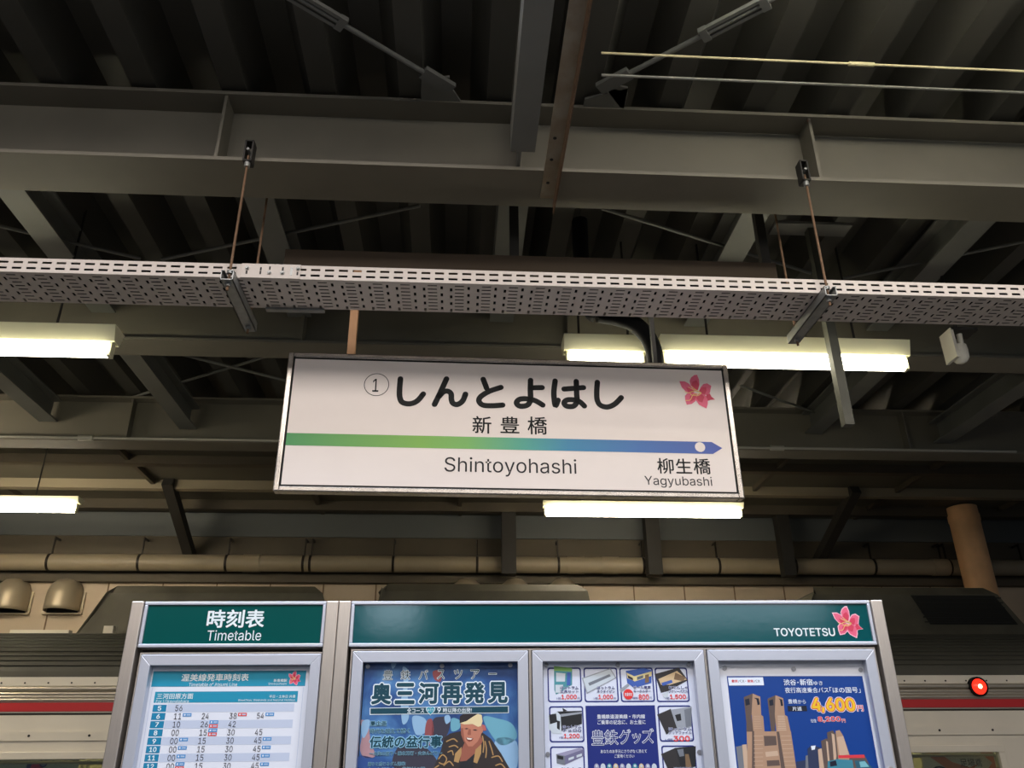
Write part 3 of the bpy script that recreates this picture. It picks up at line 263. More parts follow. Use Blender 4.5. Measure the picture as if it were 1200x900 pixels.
TEAL = mat('teal_enamel', (0, 76, 80), 0.12, spec=0.6, bump=0.012, scale=45)
TEALT = mat('teal_enamel_timetable', (0, 76, 72), 0.12, spec=0.6, bump=0.012, scale=45)
LETW = mat('white_lettering', (225, 235, 238), 0.4)
PAPER = mat('poster_paper', (222, 226, 236), 0.35)
PIN = mat('steel_pin', (150, 152, 158), 0.4, 0.6)
PINK = mat('flower_pink', (226, 96, 128), 0.5); PINKD = mat('flower_deep_pink', (206, 52, 84), 0.5); YEL = mat('stamen_yellow', (240, 205, 120), 0.5); PINKW = mat('flower_edge', (240, 190, 205), 0.5)
TUBE = mat('lit_tube', (255, 248, 220), 0.5, emit=14.0)
TUBE2 = mat('lit_tube_warm', (255, 240, 214), 0.5, emit=36.0)
HOUS = mat('lamp_housing', (236, 232, 196), 0.5)
WALLP = mat('wall_panel_beige', (196, 178, 154), 0.6, mottle=0.10, scale=2)
WALLJ = mat('wall_joint', (120, 98, 76), 0.7)
BROWNB = mat('brown_strip_and_shade', (84, 76, 62), 0.7, mottle=0.15, scale=2)
SHADEB = mat('bluegrey_shade_band', (92, 96, 96), 0.7)
SOFF = mat('soffit_board', (92, 88, 74), 0.7, mottle=0.12, scale=1.5)
SOFL = mat('soffit_strip', (142, 132, 110), 0.6)
PIPE = mat('pipe_paint', (150, 138, 116), 0.5, mottle=0.06, scale=6)
TANP = mat('tan_reflection', (244, 192, 140), 0.6, mottle=0.12, scale=6)
POSTD = mat('dark_post', (42, 40, 36), 0.7)
HOOD = mat('vent_hood', (168, 156, 134), 0.4, 0.3)
SS = mat('train_stainless', (215, 206, 190), 0.28, 0.75, mottle=0.05, scale=4, stretch=(1, 1, 6))
SSD = mat('train_side_panel', (230, 222, 206), 0.40, 0.1, mottle=0.06, scale=3)
RED = mat('train_red_stripe', (188, 40, 44), 0.4)
TROOF = mat('train_roof_grey', (78, 76, 66), 0.6, mottle=0.2, scale=3)
ACU = mat('roof_unit_grey', (104, 100, 86), 0.6, mottle=0.25, scale=4)
ACD = mat('roof_unit_grille', (34, 34, 30), 0.6)
REDL = mat('red_lamp_lens', (255, 40, 24), 0.3, emit=2.2); REDH = mat('red_lamp_core', (255, 170, 120), 0.3, emit=9.0)

# ------------------------------------------------------------------ setting
def structure(mb, name, label, cat, bevel=0):
    o = mb.build(name, None, bevel); tag(o, label, cat, kind='structure'); return o
m = MB(); m.box(-8, 9, 1.0, 4.6, -0.25, 0, mat('platform_asphalt', (84, 82, 80), 0.9, mottle=0.2, scale=12)); structure(m, 'floor', 'grey asphalt platform floor under the notice boards', 'floor')
m = MB(); m.box(-8, 9, -6, 9.2, -1.4, -1.15, mat('track_ballast', (90, 84, 76), 0.95, mottle=0.4, scale=30, bump=0.5)); structure(m, 'floor_trackbed', 'brown ballast bed of the tracks below the platform', 'ground')
# wall behind the far track
m = MB()
m.box(-9, 10, 9.0, 9.25, -1.2, 3.42, WALLP)
m.box(-9, 10, 8.98, 9.25, 3.42, 3.86, BROWNB); m.box(-9, 10, 8.96, 9.25, 3.86, 4.12, SHADEB)  # darker upper wall bands; the blue-grey one paints shading under the soffit
m.box(-9, 10, 8.9, 9.0, 3.36, 3.42, BROWNB)  # dark strip painted in for the wall pipe's shadow
for k in range(-16, 20):
    x = 0.235 + 0.556 * k
    m.box(x - 0.006, x + 0.006, 8.992, 9.01, -1.2, 3.36, WALLJ)
structure(m, 'wall_back', 'beige panelled station wall behind the silver train', 'wall')
# folded roof sheet over the platform, ribs running away from the viewer
m = MB(); pr = []
x = -8.2; P_ = 0.36
prof = []
while x < 9.3:
    prof += [(x, 4.07), (x + 0.10, 4.07), (x + 0.17, 4.24), (x + 0.29, 4.24)]; x += P_
def roof_strip(mm, x0, x1, ya, yb):
    pts = [p for p in prof if x0 <= p[0] <= x1]
    n = len(pts)
    low = [(p[0], p[1]) for p in pts]; hi = [(p[0], p[1] + 0.012) for p in pts]
    vs = [(p[0], y, p[1]) for y in (ya, yb) for p in low + hi]
    k = 2 * n; fs = []
    for i in range(n - 1):
        fs += [(i, i + 1, k + i + 1, k + i), (n + i, k + n + i, k + n + i + 1, n + i + 1), (i, n + i, n + i + 1, i + 1), (k + i, k + i + 1, k + n + i + 1, k + n + i)]
    mm.add(vs, fs, ROOF)
roof_strip(m, -8.3, 9.4, 1.75, 6.3)
structure(m, 'ceiling', 'dark folded sheet metal roof over the platform with ribs running away', 'ceiling')
m = MB()
m.box(-8.3, 9.4, 6.3, 9.2, 4.16, 4.2, SOFF)
for y, z, hh, ma in ((6.55, 4.10, 0.06, SOFL), (7.25, 4.08, 0.05, BROWNB), (7.95, 4.07, 0.07, SOFL), (8.6, 4.06, 0.10, BROWNB)):
    m.box(-8.3, 9.4, y, y + 0.09, z, 4.16, ma)
for k in range(-5, 7): m.box(1.5 * k - 0.02, 1.5 * k + 0.02, 6.3, 9.0, 4.11, 4.16, BROWNB)
structure(m, 'ceiling_soffit', 'olive board soffit with cream strips above the far train', 'ceiling')

# ------------------------------------------------------------------ roof steel
def h_beam(mb, y0, y1, z0, z1, x0, x1, m, tf=0.016, tw=0.01):
    c = (y0 + y1) / 2
    mb.box(x0, x1, y0, y1, z0, z0 + tf, m); mb.box(x0, x1, y0, y1, z1 - tf, z1, m); mb.box(x0, x1, c - tw / 2, c + tw / 2, z0 + tf, z1 - tf, m)
def girder(y0, y1, z0, z1, label, stiff=(), ma=GIRDER):
    t = thing('roof_girder', (0, (y0 + y1) / 2, z0), label, 'beam', 'girders across the platform roof')
    b = MB(); h_beam(b, y0, y1, z0, z1, -8, 9, ma); b.build('beam', t)
    for x in stiff:
        s = MB(); s.box(x - 0.006, x + 0.006, y0 + 0.01, (y0 + y1) / 2, z0 + 0.016, z1 - 0.016, ma); s.build('web_stiffener', t)
    return t
G1 = girder(2.6, 2.832, 3.70, 4.05, 'large steel roof girder nearest the viewer, above the cable tray', (-0.975, 0.215, 1.44))
G2 = girder(4.115, 4.31, 3.70, 4.05, 'steel roof girder behind the upper row of lit lamps', (-0.9, 0.6, 2.0))
G3 = girder(5.68, 5.86, 3.70, 4.05, 'dim steel roof girder farthest from the viewer, above the far lamps', (-2.4, 0.6, 3.4))
# beams running away between the girders
def long_beam(x0, x1, ya, yb, z0, label, h=0.17, grp='beams running away between the girders', ma=GIRDER_B):
    b = MB(); c = (x0 + x1) / 2
    b.box(x0, x1, ya, yb, z0, z0 + 0.012, ma); b.box(x0, x1, ya, yb, z0 + h - 0.012, z0 + h, ma); b.box(c - 0.005, c + 0.005, ya, yb, z0 + 0.012, z0 + h - 0.012, ma)
    return tag(b.build('cross_beam'), label, 'beam', grp)
long_beam(-2.07, -1.94, 2.78, 4.15, 3.88, 'cross beam behind the girder near the picture\'s upper left edge')
long_beam(-0.99, -0.86, 2.78, 4.15, 3.88, 'cross beam behind the hanging rod of the tray bracket beside the bolted splice')
long_beam(0.15, 0.285, 2.78, 4.15, 3.88, 'cross beam behind the girder, seen above the tray over the sign\'s middle')
long_beam(1.28, 1.41, 2.78, 4.15, 3.88, 'cross beam left of the tray bracket without splice, behind the near girder')
long_beam(2.37, 2.50, 2.78, 4.15, 3.88, 'cross beam at upper right, running down behind the tray end')
long_beam(-2.05, -1.93, 4.26, 5.74, 3.82, 'cross beam under the ribbed roof behind the left lit lamp')
long_beam(2.62, 2.75, 4.26, 5.74, 3.86, 'cross beam under the ribbed roof, running down from the long lamp end')
long_beam(3.62, 3.76, 4.26, 5.74, 3.80, 'cross beam right of the small white camera, under the ribbed roof')
long_beam(-3.05, -2.92, 4.26, 5.74, 3.86, 'cross beam at the picture\'s left edge below the left lit lamp')
# channel hanging towards the viewer, and the rusty angle beside it
b = MB(); b.box(0.168, 0.262, 1.6, 2.50, 3.705, 3.713, GIRDER_B); b.box(0.168, 0.176, 1.6, 2.50, 3.713, 3.84, GIRDER_B); b.box(0.254, 0.262, 1.6, 2.50, 3.713, 3.84, GIRDER_B); b.box(0.20, 0.212, 2.5, 2.62, 3.72, 3.83, GIRDER_B)
tag(b.build('roof_channel'), 'wide grey steel channel running up to the picture top, left of the rusty angle', 'beam')
t = thing('roof_angle', (0.335, 2.3, 3.69), 'narrow rust edged steel angle crossing under the near girder', 'beam')
b = MB(); b.box(0.306, 0.368, 1.6, 2.76, 3.69, 3.696, RUSTY); b.box(0.362, 0.368, 1.6, 2.80, 3.64, 3.69, RUST); b.build('angle_bar', t)
for y in (2.40, 2.52, 2.66):
    b = MB(); b.tube([(0.328, y, 3.688), (0.328, y, 3.6905)], 0.007, DARK, 12); b.build('bolt_hole', t)

# wind bracing rods with gusset plates
def brace(a, b_, label, gus_at=None, turn=None, r=0.010, sx=1):
    t = thing('bracing_rod', b_, label, 'brace', 'thin bracing rods under the roof')
    q = MB(); q.tube([a, b_], r, GIRDER_B, 8); q.build('rod', t)
    a, b_ = Vector(a), Vector(b_); d = (b_ - a).normalized()
    if gus_at:
        e = b_; s = d.cross(Vector((0, 0, 1))).normalized()
        g = MB(); g.bar(e - d * 0.09, e + d * 0.05, 0.055, 0.02, GIRDER_B); g.build('clevis', t)
        g = MB(); gy = 2.62 if e.y < 3 else e.y + 0.12
        g.prism([(e.x - 0.085, gy), (e.x + 0.085, gy), (e.x + 0.085 - 0.05 * (sx > 0), gy - 0.10), (e.x + 0.03 * sx, gy - 0.15), (e.x - 0.03 * sx - 0.05 * sx, gy - 0.13), (e.x - 0.085, gy - 0.06)], 'z', e.z + 0.012, e.z + 0.022, GIRDER_B); g.build('gusset_plate', t)
    if turn is not None:
        c = a + (b_ - a) * turn; s = d.cross(Vector((0, 0, 1))).normalized() * 0.022
        g = MB(); g.bar(c - d * 0.11 + s, c + d * 0.11 + s, 0.014, 0.016, GIRDER_B); g.bar(c - d * 0.11 - s, c + d * 0.11 - s, 0.014, 0.016, GIRDER_B)
        g.bar(c - d * 0.13, c - d * 0.10, 0.06, 0.022, GIRDER_B); g.bar(c + d * 0.10, c + d * 0.13, 0.06, 0.022, GIRDER_B); g.build('turnbuckle', t)
    return t
brace((-0.72, 2.03, 4.03), (-0.105, 2.49, 4.03), 'bracing rod with turnbuckle at the picture top, left of the wide channel', True, 0.26, sx=1)
brace((1.12, 1.99, 4.03), (0.565, 2.455, 4.03), 'bracing rod with turnbuckle at the picture top, right of the rusty angle', True, 0.28, sx=-1)
for a, b_, lb in (((0, 265), (165, 303), 'bracing rod above the tray\'s left end, sloping down to the right'),
                  ((190, 304), (492, 241), 'bracing rod crossing behind the spliced bracket\'s hanging rod'),
                  ((705, 244), (950, 320), 'bracing rod sloping down to the tray bracket without splice'),
                  ((985, 327), (1215, 280), 'bracing rod above the tray\'s right end, sloping up to the right')):
    p, q = at(*a, Z=3.95), at(*b_, Z=3.95)
    brace(p, q, lb, r=0.009)
for a, b_, lb in (((215, 416), (335, 446), 'thin bracing rod behind the sign\'s upper left corner, sloping down to the right'),
                  ((100, 490), (334, 420), 'thin bracing rod behind the sign\'s left side, sloping up to the right'),
                  ((868, 452), (1000, 500), 'thin bracing rod behind the sign\'s right side, sloping down'),
                  ((1130, 490), (1215, 470), 'thin bracing rod at the picture\'s right edge')):
    p, q = at(*a, Z=4.0), at(*b_, Z=4.0)
    p.z += 0.058 * (a[1] > 480); q.z += 0.058 * (a[1] > 480); brace(p, q, lb, r=0.010)

# conduits; the two near the top stand in for window reflections
def conduit(px0, px1, Y, Z, r, label, ma, clips=()):
    t = thing('conduit', (at(*px0, Y=Y).x, Y, Z), label, 'pipe', 'thin conduits along the roof')
    x0, x1 = at(*px0, Y=Y).x, at(*px1, Y=Y).x
    b = MB(); b.tube([(x0, Y, Z), (x1, Y, Z)], r, ma, 8); b.build('pipe_run', t)
    for c in clips:
        q = MB(); q.tube([(c - 0.05, Y, Z), (c + 0.05, Y, Z)], r * 1.9, ma, 10); q.build('coupling', t)
    return t
STREAK = mat('reflection_cream', (240, 228, 180), 0.4); CON2 = mat('conduit_and_streak_grey', (190, 188, 176), 0.3, 0.4)
z = at(900, 70.5, Y=2.28).z; conduit((705, 65), (1420, 85), 2.28, z, 0.0045, 'cream conduit with a coupling, nearest the picture\'s top edge', STREAK, (at(1008, 70, Y=2.28).x,))
z = at(900, 96, Y=2.40).z; conduit((705, 91), (1420, 110), 2.40, z, 0.0055, 'pale window reflection streak built as a plain conduit, between the coupled streak and the near girder', CON2)
z = at(500, 519, Y=5.55).z; conduit((-150, 514), (1190, 527), 5.55, z, 0.010, 'long thin conduit below the farthest girder, passing behind the sign', CON2, (at(100, 515, Y=5.55).x, at(910, 521, Y=5.55).x))

# ------------------------------------------------------------------ cable tray
def slotted(mb, us, vs, holes, P3, m):
    idx = {}
    def vid(u, v):
        k = (round(u, 5), round(v, 5))
        if k not in idx: idx[k] = len(idx); pts.append(P3(u, v))
        return idx[k]
    pts = []; fs = []
    for a, b_ in zip(us[:-1], us[1:]):
        for c, d in zip(vs[:-1], vs[1:]):
            mu, mv = (a + b_) / 2, (c + d) / 2
            if any(h[0] < mu < h[1] and h[2] < mv < h[3] for h in holes(mu)): continue
            fs.append((vid(a, c), vid(b_, c), vid(b_, d), vid(a, d)))
    mb.add(pts, fs, m)
TY0, TY1, TZ0, TZ1 = 2.6, 2.812, 3.168, 3.226
FH = [(0.0085, 0.0415, 0.012, 0.021), (0.0085, 0.0415, 0.036, 0.045)]
BH = [(0.032, 0.066, 0.016 + 0.0245 * i, 0.023 + 0.0245 * i) for i in range(8)] + [(0.014, 0.023, 0.035 + 0.05 * i, 0.057 + 0.05 * i) for i in range(4)] + [(0.079, 0.088, 0.022 + 0.05 * i, 0.044 + 0.05 * i) for i in range(4)]
def tray(x0, n, label):
    """n cells of 0.1 m from x0"""
    t = thing('cable_tray', (x0 + n * 0.05, (TY0 + TY1) / 2, TZ0), label, 'cable tray', 'lengths of slotted cable tray')
    def cuts(L, H, i): return sorted({0.0, round(L, 4)} | {round(h[i], 5) for h in H} | {round(h[i + 1], 5) for h in H})
    uf = [x0 + 0.05 * k + c for k in range(2 * n) for c in cuts(0.05, FH, 0)[:-1]] + [x0 + 0.1 * n]
    hf = lambda mu: [(x0 + 0.05 * int((mu - x0) / 0.05) + h[0], x0 + 0.05 * int((mu - x0) / 0.05) + h[1], h[2], h[3]) for h in FH]
    for nm, y in (('side_rail', TY0), ('side_rail', TY1)):
        b = MB(); slotted(b, uf, cuts(TZ1 - TZ0, FH, 2), hf, lambda u, v: (u, y, TZ0 + v), TRAY)
        b.box(x0, x0 + 0.1 * n, y, y + (0.012 if y == TY0 else -0.012), TZ1 - 0.0015, TZ1, TRAY)
        o = b.build(nm, t); s = o.modifiers.new('solid', 'SOLIDIFY'); s.thickness = 0.0015; s.offset = 0
    ub = [x0 + 0.1 * k + c for k in range(n) for c in cuts(0.1, BH, 0)[:-1]] + [x0 + 0.1 * n]
    hb = lambda mu: [(x0 + 0.1 * int((mu - x0) / 0.1) + h[0], x0 + 0.1 * int((mu - x0) / 0.1) + h[1], h[2], h[3]) for h in BH]
    b = MB(); slotted(b, ub, cuts(TY1 - TY0, BH, 2), hb, lambda u, v: (u, TY0 + v, TZ0), TRAY)
    o = b.build('tray_bottom', t); s = o.modifiers.new('solid', 'SOLIDIFY'); s.thickness = 0.0015; s.offset = 0
    return t
XS, XR = at(330, 310, Y=2.6).x, at(942, 324, Y=2.6).x
tray(XS - 2.3, 23, 'slotted cable tray length at the left, ending at the bolted splice')
nm = int(round((XR - XS) / 0.1))
tl = tray(XS, nm, 'slotted cable tray length in the middle, between splice and plain bracket')
tray(XS + nm * 0.1, 22, 'slotted cable tray length at the right, beyond the bracket without splice')
for k in range(5):
    y = TY0 + 0.024 + 0.041 * k; b = MB(); b.tube([(XS - 2.3, y, TZ0 + 0.0215), (XS + nm * 0.1 + 2.2, y, TZ0 + 0.0215)], 0.0202, RUBBER, 10)  # cables added so the tray slots look dark
    tag(b.build('slot_darkening_cable'), 'black cable added inside the slotted tray to darken its slots', 'cable', 'cables lying in the tray')
# splice plate with bolts, on the middle length
sx0, sx1 = at(284, 306, Y=2.596).x, at(353, 310, Y=2.596).x
t = thing('splice_plate', ((sx0 + sx1) / 2, 2.597, TZ0), 'pale bolted splice plate joining two lengths of cable tray', 'plate')
b = MB(); b.box(sx0, sx1, 2.5955, 2.5992, TZ0 - 0.001, TZ1 + 0.001, TRAY); b.build('plate', t, 0.001)
for i, (f, dz, kind) in enumerate(((0.10, 0.036, 1), (0.10, 0.018, 0), (0.33, 0.034, 0), (0.33, 0.018, 0), (0.48, 0.038, 0), (0.48, 0.018, 1), (0.70, 0.036, 0), (0.70, 0.019, 1), (0.85, 0.026, 2), (0.955, 0.038, 1), (0.955, 0.018, 0))):
    x = sx0 + f * (sx1 - sx0); z = TZ0 + dz + 0.003
    b = MB()
    if kind == 1:
        b.tube([(x, 2.5956, z), (x, 2.592, z)], 0.0075, TRAYG, 14); b.tube([(x, 2.592, z), (x, 2.587, z)], 0.005, TRAYG, 6, smooth=False); b.build('bolt', t)
    elif kind == 0: b.box(x - 0.003, x + 0.003, 2.5948, 2.5958, z - 0.007, z + 0.007, DARK); b.build('slot', t)
    else: b.box(x - 0.0045, x + 0.0045, 2.5948, 2.5958, z - 0.017, z + 0.017, TRAYG); b.build('slot', t)
b = MB(); b.box(sx0 + 0.05, sx1 + 0.06, TY1 - 0.01, TY1 + 0.012, TZ0 - 0.012, TZ0 - 0.003, TRAYG); b.build('under_cleat', t)

# trapeze brackets carrying the tray
def hanger(px, label, rear_px=None):
    x = at(*px, Y=2.6).x
    t = thing('tray_bracket', (x, 2.70, TZ0 - 0.045), label, 'bracket', 'brackets carrying the cable tray')
    b = MB(); w_, h_, z0 = 0.022, 0.040, TZ0 - 0.043; y0, y1 = 2.545, 2.93
    b.box(x - w_, x + w_, y0, y1, z0, z0 + 0.003, TRAYG); b.box(x - w_, x - w_ + 0.003, y0, y1, z0, z0 + h_, TRAYG); b.box(x + w_ - 0.003, x + w_, y0, y1, z0, z0 + h_, TRAYG)
    b.box(x - w_, x - w_ + 0.011, y0, y1, z0 + h_ - 0.003, z0 + h_, TRAYG); b.box(x + w_ - 0.011, x + w_, y0, y1, z0 + h_ - 0.003, z0 + h_, TRAYG); b.build('strut_channel', t)
    for y, top in ((2.572, 3.70), (2.89, 3.86)):
        b = MB(); b.tube([(x, y, z0 - 0.028), (x, y, top)], 0.0048, RUST, 8); rod = b.build('threaded_rod', t)
        b = MB(); b.tube([(x, y, z0 - 0.012), (x, y, z0)], 0.011, TRAYG, 6, smooth=False); b.build('nut', t)
        b = MB(); b.tube([(x, y, z0 + h_), (x, y, z0 + h_ + 0.012)], 0.011, TRAYG, 6, smooth=False); b.build('nut', t)
        b = MB()   # beam clamp: a small open casting
        zt = top + 0.02 if y > 2.7 else 3.69
        b.tube([(x, y, zt - 0.045), (x, y, zt - 0.020)], 0.011, TRAYG, 10)
        for s in (-1, 1): b.box(x + s * 0.014 - 0.003, x + s * 0.014 + 0.003, y - 0.014, y + 0.03, zt - 0.022, zt + 0.075, POSTD)
        b.box(x - 0.015, x + 0.015, y - 0.014, y + 0.03, zt - 0.024, zt - 0.018, POSTD); b.box(x - 0.015, x + 0.015, y - 0.014, y + 0.03, zt + 0.070, zt + 0.076, POSTD)
        b.tube([(x, y - 0.02, zt + 0.028), (x, y + 0.02, zt + 0.028)], 0.006, TRAYG, 8); b.build('beam_clamp', t)
    return t
hanger((275, 303), 'steel trapeze bracket under the tray beside the bolted splice')
hanger((962, 325), 'steel trapeze bracket under the tray above the long lit lamp')

# ------------------------------------------------------------------ flower emblem
def flower(name, parent, pl, c, r, off, edge=None, base=0.0):
    """c in (u, z), r half size"""
    def T(pts): return [(c[0] + (x - 630) / 262 * r, c[1] - (y - 432) / 262 * r) for x, y in pts]
    petals = [[(660, 175), (620, 180), (570, 220), (543, 270), (548, 340), (590, 420), (650, 412), (678, 330), (680, 250)],
              [(393, 285), (470, 285), (530, 320), (570, 390), (600, 440), (540, 475), (470, 440), (420, 380)],
              [(848, 345), (790, 305), (735, 320), (690, 370), (660, 430), (700, 475), (760, 490), (815, 455), (832, 395)],
              [(878, 555), (815, 562), (765, 580), (740, 530), (770, 480), (812, 462), (832, 512)],
              [(740, 695), (690, 670), (640, 640), (600, 570), (620, 500), (680, 460), (740, 480), (772, 560), (765, 630)],
              [(465, 645), (450, 580), (452, 510), (490, 470), (560, 450), (630, 470), (620, 530), (590, 590), (540, 630)]]
    inner = [[(640, 260), (580, 290), (560, 350), (600, 430), (650, 410), (672, 330)], [(480, 380), (540, 390), (600, 440), (540, 470), (500, 440)],
             [(770, 365), (710, 370), (665, 420), (690, 465), (740, 480), (770, 420)], [(840, 548), (785, 555), (765, 510), (800, 475), (822, 510)],
             [(690, 605), (640, 590), (610, 540), (640, 490), (700, 480), (728, 520)], [(520, 600), (520, 520), (560, 480), (620, 490), (610, 530), (580, 570)]]
    b = MB()
    if edge:
        for p in petals:
            q = [Vector(v) for v in T(p)]; g = sum(q, Vector((0, 0))) / len(q)
            b.poly(pl, [tuple(g + (v - g) * 1.18) for v in q][::-1], base + off, edge)
    for i, p in enumerate(petals): b.poly(pl, T(p)[::-1], base + off + 0.0002 + 0.00003 * i, PINK if i not in (3,) else PINKD)
    for i, p in enumerate(inner): b.poly(pl, T(p)[::-1], base + off + 0.0005 + 0.00003 * i, PINKD)
    for p in ([(690, 455), (640, 440), (570, 440), (500, 465), (455, 445)], [(690, 462), (620, 480), (570, 490), (520, 570), (455, 580)], [(680, 450), (620, 420), (560, 400), (515, 375)], [(670, 445), (600, 400), (560, 355)], [(690, 465), (640, 500), (590, 500), (545, 495), (535, 470)]):
        b.stroke(pl, T(p), 0.035 * r, base + off + 0.0008, YEL)
    return b.build(name, parent)

# ------------------------------------------------------------------ station name sign
sg = thing('station_name_sign', SIGN.P(0.02, 2.49, -0.05), 'white hanging station name sign with large black characters and a green to blue line', 'sign')
U0, U1, Z0, Z1 = -0.872, 0.916, 2.492, 3.068
b = MB(); f = 0.020; D0, D1 = -0.045, 0.0
b.pbox(SIGN, U0, U0 + f, Z0, Z1, D0, D1, FRAME); b.pbox(SIGN, U1 - f, U1, Z0, Z1, D0, D1, FRAME)
b.pbox(SIGN, U0 + f, U1 - f, Z1 - f, Z1, D0, D1, FRAME); b.pbox(SIGN, U0 + f, U1 - f, Z0, Z0 + f, D0, D1, FRAME)
b.build('frame', sg, 0.004)
b = MB(); g = 0.027
b.pbox(SIGN, U0 + f, U1 - f, Z0 + f, Z1 - f, D0 + 0.005, -0.008, INK); b.build('gasket', sg)
b = MB(); b.pbox(SIGN, U0 + g, U1 - g, Z0 + g, Z1 - g, -0.012, -0.006, SIGNW); b.build('sign_face', sg)
BS = -0.006
b = MB()
yl = [(330.5, 508.4), (833.7, 516.8), (846.2, 523.8), (833.7, 531.0), (329.0, 522.6)]
q = [SIGN.uz(x, y, BS) for x, y in yl]; zt, zb = (q[0][1] + q[1][1]) / 2, (q[3][1] + q[4][1]) / 2
us = [U0 + g + (q[1][0] - U0 - g) * k / 24 for k in range(25)]
b.add([SIGN.P(u, z_, BS + 0.0006) for u in us for z_ in (zt, zb)] + [SIGN.P(q[2][0], (zt + zb) / 2, BS + 0.0006)], [(2 * k, 2 * k + 1, 2 * k + 3, 2 * k + 2) for k in range(24)] + [(48, 49, 50)],
      ramp_mat('line_colours', SIGN.P(U0, 0).x - ORG[sg.name].x, SIGN.P(U1, 0).x - ORG[sg.name].x, [(0.0, (40, 138, 72)), (0.30, (118, 176, 62)), (0.40, (112, 178, 84)), (0.52, (60, 160, 140)), (0.62, (24, 128, 170)), (0.78, (36, 100, 172)), (0.97, (50, 72, 164))]))
b.disc(SIGN, SIGN.uz(820.3, 524, BS), 0.0205, BS + 0.0012, SIGNW, 32); b.build('route_line', sg)
def SP(pts, ox, oy, k): return [SIGN.uz(ox + x / k, oy + y / k, BS) for x, y in pts]
b = MB(); WD = 0.0225
A = lambda *pts: b.stroke(SIGN, SP(pts, 320, 400, 4), WD, BS + 0.0008, INK)
B = lambda *pts: b.stroke(SIGN, SP(pts, 590, 400, 4), WD, BS + 0.0008, INK)
A((597, 176), (593, 225), (594, 262), (606, 286), (640, 293), (675, 280), (704, 247))
A((813, 176), (786, 236), (757, 296)); A((778, 258), (798, 238), (818, 234), (834, 246), (836, 272), (843, 290), (864, 296), (888, 280), (902, 248))
A((985, 178), (1001, 220)); A((1068, 216), (1015, 234), (975, 258), (965, 280), (984, 299), (1030, 302), (1076, 299))
B((127, 183), (126, 230), (126, 275), (112, 299), (78, 304), (61, 289), (76, 272), (112, 270), (150, 279), (184, 299)); B((130, 218), (181, 217))
B((242, 186), (236, 245), (243, 301), (256, 276)); B((341, 188), (343, 245), (344, 282), (328, 304), (297, 304), (284, 289), (299, 275), (333, 275), (358, 284), (379, 303)); B((284, 224), (375, 217))
B((440, 192), (437, 240), (440, 277), (455, 300), (488, 308), (522, 294), (552, 264))
b.build('station_name_lettering', sg)
b = MB()
c1 = SIGN.uz(441.3, 450.8, BS); b.ring(SIGN, c1, 0.0465, 0.0492, BS + 0.0008, INK, 48)
b.text(SIGN, '1', (436.6, 443.3, 443.6, 458.3), INK, 0.002, BS + 0.0008, False); b.build('platform_number', sg)
b = MB()
for ch, bx in (('新', (553.7, 487, 576, 507.4)), ('豊', (586.5, 487.6, 608.7, 507)), ('橋', (618.3, 487.6, 641.3, 508.6)), ('柳', (770.5, 536.3, 789.8, 554.6)), ('生', (792.3, 536.8, 811, 554.4)), ('橋', (813, 536.6, 833, 555.2))):
    b.text(SIGN, ch, bx, INK, 0.010, BS + 0.0008)
    if bx[0] == 618.3: b.build('station_kanji', sg); b = MB()
b.build('next_station_kanji', sg)
b = MB(); b.text(SIGN, 'Shintoyohashi', (520.8, 536.2, 675.8, 558), INK2, 0.0, BS + 0.0008, False); b.build('station_roman', sg); b = MB(); b.text(SIGN, 'Yagyubashi', (755.8, 557.6, 835, 571.2), INK2, -0.003, BS + 0.0008, False); b.build('next_station_roman', sg)
flower('flower_emblem', sg, SIGN, SIGN.uz(816.5, 458.5, BS), 0.076, BS + 0.0008)
for px_ in (412, 766):
    xx = at(px_, 410, Y=3.05).x; b = MB(); ww = 0.016 if px_ < 500 else 0.008; b.box(xx - ww, xx + ww, 3.035, 3.06, 3.06, 3.55, mat('tan_pole', (176, 132, 92), 0.6) if px_ < 500 else POSTD); b.build('hanger_pole', sg)
x0, x1 = at(335, 300, Y=3.05).x, at(905, 300, Y=3.05).x
b = MB(); SCH = mat('brown_channel', (70, 56, 40), 0.7); b.box(x0, x1, 3.03, 3.036, 3.50, 3.585, SCH); b.box(x0, x1, 3.036, 3.08, 3.579, 3.585, SCH); b.box(x0, x1, 3.036, 3.08, 3.50, 3.506, SCH); b.build('support_channel', sg)
for xx in (-0.925, 0.2175, 1.345): 
    if x0 < xx < x1: b = MB(); b.box(xx - 0.02, xx + 0.02, 3.04, 3.075, 3.585, 3.89, POSTD); b.build('support_strap', sg)

# ------------------------------------------------------------------ lamps
def lamp(x0, x1, y, zb, hh, label, ma=TUBE, ww=0.09, rod_top=4.17, rods=True, tr=0.038):
    """inverted-trapezoid batten lamp: housing with sloped sides, tube below"""
    t = thing('fluorescent_lamp', ((x0 + x1) / 2, y, zb), label, 'lamp', 'lit fluorescent lamps under the roofs')
    b = MB(); b.prism([(y - ww * 0.55, zb + tr * 1.9), (y + ww * 0.45, zb + tr * 1.9), (y + ww, zb + hh), (y - ww, zb + hh)], 'x', x0, x1, HOUS); b.build('housing', t, 0.003)
    b = MB(); b.tube([(x0 + 0.03, y - ww * 0.1, zb + tr), (x1 - 0.03, y - ww * 0.1, zb + tr)], tr, ma, 14); b.build('tube', t)
    for xx in (x0 + 0.012, x1 - 0.032):
        b = MB(); b.box(xx, xx + 0.02, y - ww * 0.4, y + ww * 0.3, zb + 0.002, zb + hh * 0.6, HOUS); b.build('lamp_holder', t, 0.003)
    if rods:
        for xx in (x0 + 0.2 * (x1 - x0), x1 - 0.2 * (x1 - x0)):
            b = MB(); b.tube([(xx, y, zb + hh), (xx, y, rod_top)], 0.006, POSTD, 8); b.build('drop_rod', t)
    return t
LY = 3.6; lw = 0.062
